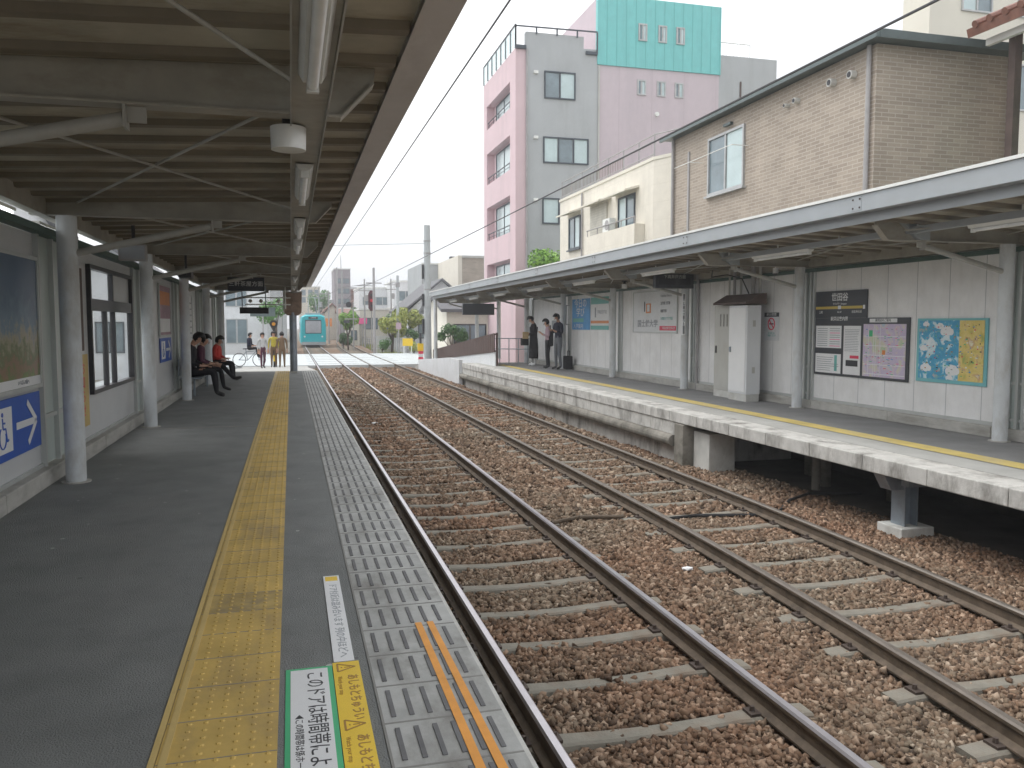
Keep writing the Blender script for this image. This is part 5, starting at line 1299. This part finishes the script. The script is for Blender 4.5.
# overhead wires
def wire(label, pts, r=.012, name='overhead_wire'):
    mb = MB(); mb.tube(pts, r, 'lineg', 5); return tag(mb.build(name, smooth=True), label, 'wire', 'overhead wires')
def cw(cf, z, off=0): return [(cf(y)+off, y, z) for y in range(-2, 150, 8)]
wire('contact wire above the near track, rising past the near roof edge', cw(c1, 4.35, -.1), .010)
wire('contact wire above the far track, crossing in front of the pink building', [(5.46, y, 4.3) for y in range(-2, 60, 6)] + [(c2(y)+.45, y, 4.3) for y in range(60,150,8)], .014)
wire('thin span wire from the tall pole across both tracks', [(-2.2,41,5.5),(2.0,41,5.3),(6.5,41,5.5)], .01)
wire('wires strung between the distant poles', [(6.0,64,4.6),(5.4,90,5.4),(4.3,100,5.0)], .02)

# ------------------------------------------------------------ people
def person(label, loc, rz, J, colors, hair=True, extra=None, hs=1.0, mask=False, group=None):
    """J: joint -> (x,y,z) in the figure's own frame, facing -Y, feet at z=0"""
    t = thing('person', label, 'person', loc, rz, group)
    rad = dict(pelvis=(.145,.105), belly=(.135,.10), chest=(.155,.11), neckb=(.085,.075), neck=(.052,.052), head=(.078,.088), crown=(.072,.085),
               shL=(.07,.065), elL=(.045,.045), wrL=(.028,.028), palL=(.034,.018), shR=(.07,.065), elR=(.045,.045), wrR=(.028,.028), palR=(.034,.018),
               hipL=(.095,.10), knL=(.065,.065), anL=(.042,.045), toL=(.04,.03), hipR=(.095,.10), knR=(.065,.065), anR=(.042,.045), toR=(.04,.03))
    E_ = [('pelvis','belly'),('belly','chest'),('chest','neckb'),('neckb','neck'),('neck','head'),('head','crown'),
          ('neckb','shL'),('shL','elL'),('elL','wrL'),('wrL','palL'),('neckb','shR'),('shR','elR'),('elR','wrR'),('wrR','palR'),
          ('pelvis','hipL'),('hipL','knL'),('knL','anL'),('anL','toL'),('pelvis','hipR'),('hipR','knR'),('knR','anR'),('anR','toR')]
    zone = {'head':'skin','crown':'skin','neck':'skin','palL':'skin','palR':'skin','wrL':'skin','wrR':'skin',
            'pelvis':'leg','hipL':'leg','hipR':'leg','knL':'leg','knR':'leg','anL':'leg','anR':'leg','toL':'shoe','toR':'shoe'}
    names = list(J.keys()); verts = [Vector(J[n]) for n in names]; radii = [rad[n] for n in names]; zn = [zone.get(n,'top') for n in names]
    edges = [(names.index(a), names.index(b)) for a, b in E_]
    for S_ in ('L','R'):
        w = Vector(J['wr'+S_]); p = Vector(J['pal'+S_]); d = (p-w).normalized(); side = d.cross(Vector((0,0,1)))
        side = side.normalized() if side.length > .1 else Vector((1,0,0)); nrm = side.cross(d)
        for k, (o_, l_) in enumerate(((-.027,.060),(-.009,.070),(.009,.065),(.027,.052))):
            a = p + side*o_ + d*.035; b = a + d*l_*.55 + nrm*-.008; c = b + d*l_*.35 + nrm*-.024
            i = len(verts); verts += [a,b,c]; radii += [(.0095,.0095)]*3; zn += ['skin']*3; edges += [(names.index('pal'+S_),i),(i,i+1),(i+1,i+2)]
        a = w + side*-.03*(1 if S_ == 'L' else -1) + d*.035; b = a + d*.035 + side*-.022*(1 if S_ == 'L' else -1)
        i = len(verts); verts += [a,b]; radii += [(.010,.010)]*2; zn += ['skin']*2; edges += [(names.index('pal'+S_),i),(i,i+1)]
    me = bpy.data.meshes.new('body'); me.from_pydata([tuple(v) for v in verts], edges, [])
    o = bpy.data.objects.new('body', me); C.objects.link(o)
    sk = o.modifiers.new('skin','SKIN'); sk.use_smooth_shade = True
    if not me.skin_vertices: raise RuntimeError('no skin layer')
    for i, sv in enumerate(me.skin_vertices[0].data): sv.radius = radii[i]; sv.use_root = (i == names.index('pelvis'))
    sb = o.modifiers.new('sub','SUBSURF'); sb.levels = 1; sb.render_levels = 1
    bpy.context.view_layer.update()
    m2 = bpy.data.meshes.new_from_object(o.evaluated_get(bpy.context.evaluated_depsgraph_get())); o.modifiers.clear(); o.data = m2; m2.name = 'body'
    m2.materials.clear()
    order = ['skin','top','leg','shoe']
    for z in order: m2.materials.append(M[colors[z]])
    segs = [(verts[a], verts[b], zn[a], zn[b]) for a, b in edges]
    for pl in m2.polygons:
        c = pl.center; best = None
        for a, b, za, zb in segs:
            ab = b-a; q = max(0, min(1, (c-a).dot(ab)/max(1e-6, ab.length_squared))); dd = (c-(a+ab*q)).length
            if best is None or dd < best[0]-1e-6:
                cut = .5
                if {za,zb} == {'top','skin'}: cut = .8 if za == 'top' else .2
                if {za,zb} == {'leg','shoe'}: cut = .12
                if {za,zb} == {'top','leg'}: cut = .5
                best = (dd, za if q < cut else zb)
        pl.material_index = order.index(best[1]); pl.use_smooth = True
    o.parent = t
    hd = Vector(J['head']); cr = Vector(J['crown']); up = (cr-hd).normalized(); fw = Vector(J.get('_f', (0,-1,0)))
    ce = (hd+cr)/2
    fwd = (Vector((0,-1,0)) - up*Vector((0,-1,0)).dot(up)).normalized()
    rt = fwd.cross(up)
    # hair cap: sits over the skull, longer behind
    bm = bmesh.new(); bmesh.ops.create_icosphere(bm, subdivisions=3, radius=1)
    kill = [v for v in bm.verts if v.co.y < -.28 and v.co.z < .40 or v.co.z < (-.75 if hair != 'long' else -2)]
    bmesh.ops.delete(bm, geom=kill, context='VERTS')
    for v in bm.verts:
        r_ = 1+random.uniform(-.04,.05); L3 = v.co.copy()
        if hair == 'long' and L3.z < 0: L3.z *= 2.1
        v.co = ce + up*.012 + rt*L3.x*.095*r_ - fwd*L3.y*.112*r_*-1*-1 + up*L3.z*.118*r_
    me = bpy.data.meshes.new('hair'); bm.to_mesh(me); bm.free(); me.materials.append(M['hair']); h = bpy.data.objects.new('hair', me); C.objects.link(h); h.parent = t
    for pl in me.polygons: pl.use_smooth = True
    sol = h.modifiers.new('thick','SOLIDIFY'); sol.thickness = .012
    fm = MB()
    for s in (-1,1): fm.ico(ce+fwd*.088+rt*s*.030-up*.005, .0085, 'hair', sub=1)
    fm.build('eye', t, local=True)
    fm = MB().ico(ce+fwd*.098-up*.028, .014, colors['skin'], (1,1,1.3), 1); fm.build('nose', t, local=True)
    if mask: MB().ico(ce+fwd*.062-up*.055, .05, 'white', (1,.8,.85), 2).build('face_mask', t, smooth=True, local=True)
    else: MB().ico(ce+fwd*.086-up*.062, .012, 'cloth_pink', (1.8,.6,.5), 1).build('mouth', t, local=True)
    for s in (-1,1): MB().ico(ce+rt*s*.085-up*.01, .018, colors['skin'], (.5,1,1.5), 1).build('ear', t, local=True)
    return t
def stand(h=1.0, arms='down', headdown=0., stride=0., w=1.):
    J = dict(pelvis=(0,0,.93), belly=(0,0,1.08), chest=(0,0,1.25), neckb=(0,.005,1.40), neck=(0,0,1.47), head=(0,-.012-headdown*.04,1.565), crown=(0,-.02-headdown*.075,1.645-headdown*.01),
             shL=(-.175*w,0,1.385), shR=(.175*w,0,1.385), hipL=(-.09,0,.88), hipR=(.09,0,.88),
             knL=(-.10,-.02-stride*.15,.49), knR=(.10,-.02+stride*.1,.49), anL=(-.105,-stride*.2,.09), anR=(.105,.03+stride*.28,.09+.0*stride),
             toL=(-.12,-.15-stride*.2,.035), toR=(.12,-.13+stride*.28,.035))
    if arms == 'down': J.update(elL=(-.23,.02,1.12), wrL=(-.235,-.05,.88), palL=(-.235,-.07,.80), elR=(.23,.02,1.12), wrR=(.235,-.05,.88), palR=(.235,-.07,.80))
    if arms == 'phone': J.update(elL=(-.22,-.03,1.13), wrL=(-.10,-.22,1.22), palL=(-.055,-.27,1.26), elR=(.22,.0,1.12), wrR=(.14,-.20,1.18), palR=(.09,-.25,1.22))
    if arms == 'bag': J.update(elL=(-.22,-.03,1.12), wrL=(-.15,-.22,1.00), palL=(-.12,-.28,.97), elR=(.22,-.02,1.12), wrR=(.14,-.24,1.12), palR=(.09,-.30,1.14))
    return {k: tuple(c*h for c in v) for k, v in J.items()}
def sit(h=1.0, legx=0, arms='lap', headdown=.6, crossed=False):
    J = dict(pelvis=(0,0,.53), belly=(0,.01,.68), chest=(0,.0,.85), neckb=(0,-.02,1.00), neck=(0,-.04,1.06), head=(0,-.06-headdown*.05,1.15), crown=(0,-.07-headdown*.10,1.225),
             shL=(-.175,-.02,.98), shR=(.175,-.02,.98), hipL=(-.09,-.03,.51), hipR=(.09,-.03,.51),
             knL=(-.11,-.44,.52), knR=(.11,-.44,.52), anL=(-.11,-.50,.10), anR=(.11,-.46,.10), toL=(-.12,-.66,.04), toR=(.12,-.62,.04),
             elL=(-.24,-.03,.72), wrL=(-.14,-.24,.64), palL=(-.08,-.30,.64), elR=(.24,-.03,.72), wrR=(.14,-.24,.64), palR=(.08,-.30,.66))
    if crossed: J.update(knR=(.05,-.46,.60), anR=(-.08,-.72,.30), toR=(-.10,-.90,.33))
    return {k: tuple(c*h for c in v) for k, v in J.items()}
K = dict(skin='skin', top='cloth_black', leg='cloth_black', shoe='shoe')
# seated on the near bench, facing the tracks (+X)
person('person in black seated on the bench nearest the camera, looking down', (-1.98,17.75,0), R(84), sit(1.02, headdown=1.3), K)
person('person in dark wine coat seated second on the bench with legs stretched', (-1.95,19.3,0), R(90), sit(.97, headdown=.8, crossed=True), dict(K, top='cloth_wine'))
person('person in a red jacket seated farthest along the bench', (-1.92,23.0,0), R(75), sit(.90, headdown=.5), dict(K, top='cloth_red'))
# far platform
rz = R(-90-25)
def skirtcoat(t, z0, z1, r0, r1, mt, h=1.0):
    mb = MB(); n = 20; v = []
    L_ = [(z0,r0),(z0+(z1-z0)*.35,(r0*.65+r1*.35)*1.02),(.98,.165),(1.15,.158),(z1,.19)]
    for z, r in L_:
        for k in range(n): a = 2*math.pi*k/n; q = 1+.05*math.sin(a*5+z); v.append((r*q*1.08*math.cos(a), r*q*.78*math.sin(a), z))
    f = [(j*n+k, j*n+(k+1)%n, (j+1)*n+(k+1)%n, (j+1)*n+k) for j in range(4) for k in range(n)]
    mb.add(v, f, mt); o = mb.build('long_coat', t, smooth=True, local=True); s = o.modifiers.new('thick','SOLIDIFY'); s.thickness = .012
A = person('person in a long black coat holding a black bag and looking down', (8.35,28.1,0), R(-90), stand(1.04,'bag',1.6), dict(K, leg='cloth_white', shoe='white'))
skirtcoat(A, .28, 1.40, .20, .20, 'cloth_black')
t = thing('handbag', 'black bag held by the person in the long black coat', 'bag', (8.0,28.05,.75))
MB().box(7.88,8.14,27.98,28.16,.74,1.0,'cloth_black').build('bag_body', t, bevel=.02)
mb = MB(); mb.tube([(7.93,28.07,1.0),(7.97,28.07,1.12),(8.07,28.07,1.12),(8.10,28.07,1.0)],.010,'cloth_black').build('handle', t)
tag(MB().box(7.90,8.10,27.88,27.96,.98,1.22,'tanbag').build('paper_bag'), 'tan packet held above the black bag on the far platform', 'packet')
B = person('man in a dark jacket and grey trousers looking at his phone', (8.45,25.6,0), R(-75), stand(1.07,'phone',.9), dict(K, top='cloth_navy', leg='cloth_grey'), mask=True)
B['label'] = 'person in a dark jacket and grey trousers looking at a phone'
D = person('shorter person in dark clothes and pink scarf beside the grey-trousered one', (8.35,26.4,0), R(-100), stand(.97,'phone',1.0), dict(K, top='cloth_pink', leg='cloth_black'))
MB().box(-.2,.2,.02,.16,.75,1.33,'cloth_black').build('jacket_back', D, local=True, bevel=.04)
t = tag(MB().box(7.98,8.0,25.5,25.57,1.32,1.46,'black').build('phone'), 'phone held by the person in grey trousers', 'phone'); t.location = (.17,0,0)
t = thing('suitcase', 'black bag standing on the platform behind the grey-trousered person', 'bag', (8.72,25.5,0))
MB().box(8.62,8.86,25.3,25.62,.03,.46,'cloth_black').build('bag_body', t, bevel=.03); mb = MB(); mb.tube([(8.7,25.4,.46),(8.7,25.4,.62),(8.78,25.4,.62),(8.78,25.4,.46)],.01,'black').build('handle', t)
# people at the crossing beyond the near platform
zc_ = -.64
person('person with a white top and brown skirt walking at the crossing', (-1.35,41.3,zc_), R(20), stand(1.0,'down',0,.6), dict(K, top='cloth_white', leg='cloth_wine'))
person('person in a yellow vest standing at the crossing', (-.85,42.3,zc_), R(0), stand(1.03,'down'), dict(K, top='cloth_yellow', leg='cloth_tan'))
person('person in brown clothes right of the yellow vest at the crossing', (-.45,41.8,zc_), R(180), stand(1.02,'down',0,.3), dict(K, top='cloth_tan', leg='cloth_tan'))
person('person in navy riding the bicycle at the crossing', (-2.05,43.2,zc_+.42), R(70), sit(.98, headdown=.1), dict(K, top='cloth_navy'))
t = thing('bicycle', 'bicycle under the rider in navy at the crossing', 'bicycle', (-2.05,43.2,zc_))
for dx in (-.52,.5):
    mb = MB(); pts = [(-2.05+dx*math.cos(R(20))+.33*math.cos(R(q))*math.cos(R(20)), 43.2+dx*math.sin(R(20))*-.5, zc_+.35+.33*math.sin(R(q))) for q in range(0,361,20)]
    mb.tube(pts,.018,'rubber',5); w = mb.build('wheel', t); MB().cyl((-2.05+dx*.94,43.17-dx*.17,zc_+.35),(-2.05+dx*.94,43.23-dx*.17,zc_+.35),.03,.03,'steel_g').build('hub', w)
P0 = lambda a, z: (-2.05+a*.94, 43.2-a*.17, zc_+z)
mb = MB(); mb.tube([P0(-.52,.35),P0(-.1,.32),P0(.38,.8),P0(-.15,.75),P0(-.52,.35)],.018,'steel_g').tube([P0(.5,.35),P0(.38,.95)],.018,'steel_g').tube([P0(-.1,.32),P0(-.18,.88)],.018,'steel_g').build('frame', t)
MB().box(-2.05-.30,-2.05-.08,43.12,43.3,zc_+.87,zc_+.92,'black').build('saddle', t); MB().cyl(tuple(Vector(P0(.38,.97))-Vector((0,.25,0))),tuple(Vector(P0(.38,.97))+Vector((0,.25,0))),.014,.014,'steel_g').build('handlebar', t)

# ------------------------------------------------------------ added haze
HAZE = .0018  # volume added to imitate the glare that washes out distant buildings
if HAZE:
    hm = bpy.data.materials.new('haze'); hm.use_nodes = True; nt = hm.node_tree
    nt.nodes.remove(nt.nodes['Principled BSDF']); pv = nt.nodes.new('ShaderNodeVolumePrincipled'); pv.inputs['Density'].default_value = HAZE
    pv.inputs['Color'].default_value = (.93,.95,.98,1); nt.links.new(pv.outputs[0], nt.nodes['Material Output'].inputs['Volume']); M['haze'] = hm
    o = MB().box(-262, 322, -62, 422, -2, 20.5, 'haze').build('haze'); o['kind'] = 'stuff'; o['label'] = 'pale even haze added over the whole place to imitate glare'
# ------------------------------------------------------------ sky, sun, camera
w = bpy.data.worlds.new('World'); S.world = w; w.use_nodes = True; nt = w.node_tree
sky = nt.nodes.new('ShaderNodeTexSky'); sky.sky_type = 'NISHITA'; sky.sun_disc = False
EL, AZ = R(62), R(300)
sky.sun_elevation = EL; sky.sun_rotation = AZ; sky.dust_density = 6; sky.air_density = 1.2; sky.ozone_density = 1
hs = nt.nodes.new('ShaderNodeHueSaturation'); hs.inputs['Saturation'].default_value = .08; hs.inputs['Value'].default_value = 1.0
mix = nt.nodes.new('ShaderNodeMix'); mix.data_type = 'RGBA'; mix.inputs['Factor'].default_value = .6
mix.inputs['B'].default_value = (9.9, 10.0, 10.15, 1)
tc = nt.nodes.new('ShaderNodeTexCoord'); cn = nt.nodes.new('ShaderNodeTexNoise'); cn.inputs['Scale'].default_value = 2.2; cn.inputs['Detail'].default_value = 5
mpn = nt.nodes.new('ShaderNodeMapping'); mpn.inputs['Scale'].default_value = (1,1,3); nt.links.new(tc.outputs['Generated'], mpn.inputs[0]); nt.links.new(mpn.outputs[0], cn.inputs['Vector'])
cr = nt.nodes.new('ShaderNodeValToRGB'); cr.color_ramp.elements[0].position = .35; cr.color_ramp.elements[1].position = .65
cr.color_ramp.elements[0].color = (.79,.815,.85,1); cr.color_ramp.elements[1].color = (1,1,1,1); nt.links.new(cn.outputs['Fac'], cr.inputs['Fac'])
cm = nt.nodes.new('ShaderNodeMix'); cm.data_type = 'RGBA'; cm.blend_type = 'MULTIPLY'; cm.inputs['Factor'].default_value = 1; cm.inputs['A'].default_value = (10.4,10.45,10.55,1)
nt.links.new(cr.outputs['Color'], cm.inputs['B']); nt.links.new(cm.outputs['Result'], mix.inputs['B'])
nt.links.new(sky.outputs[0], hs.inputs['Color']); nt.links.new(hs.outputs[0], mix.inputs['A']); nt.links.new(mix.outputs['Result'], nt.nodes['Background'].inputs['Color'])
nt.nodes['Background'].inputs['Strength'].default_value = .085
sun = bpy.data.lights.new('sun', 'SUN'); sun.energy = .55; sun.angle = R(40); sun.color = (1,.97,.93)
so = bpy.data.objects.new('sun', sun); C.objects.link(so)
d = Vector((math.sin(AZ)*math.cos(EL), math.cos(AZ)*math.cos(EL), math.sin(EL)))
so.rotation_euler = d.to_track_quat('Z','Y').to_euler()

cam = bpy.data.cameras.new('camera'); co = bpy.data.objects.new('camera', cam); C.objects.link(co); S.camera = co
F_ = 820.; p_ = math.atan(60/F_); th_ = math.atan(221*math.cos(p_)/F_)
cam.sensor_width = 36; cam.lens = F_/1024*36; cam.clip_end = 3000; cam.clip_start = .05
co.location = (0,0,1.5); co.rotation_euler = (R(90)-p_, 0, -th_)
S.view_settings.view_transform = 'Standard'; S.view_settings.look = 'None'; S.view_settings.exposure = 1.22; S.view_settings.gamma = 1
S.render.engine = 'CYCLES'; S.cycles.max_bounces = 8; S.cycles.diffuse_bounces = 5; S.cycles.transparent_max_bounces = 12
for o in bpy.data.objects:       # remove leftovers without a mesh
    pass
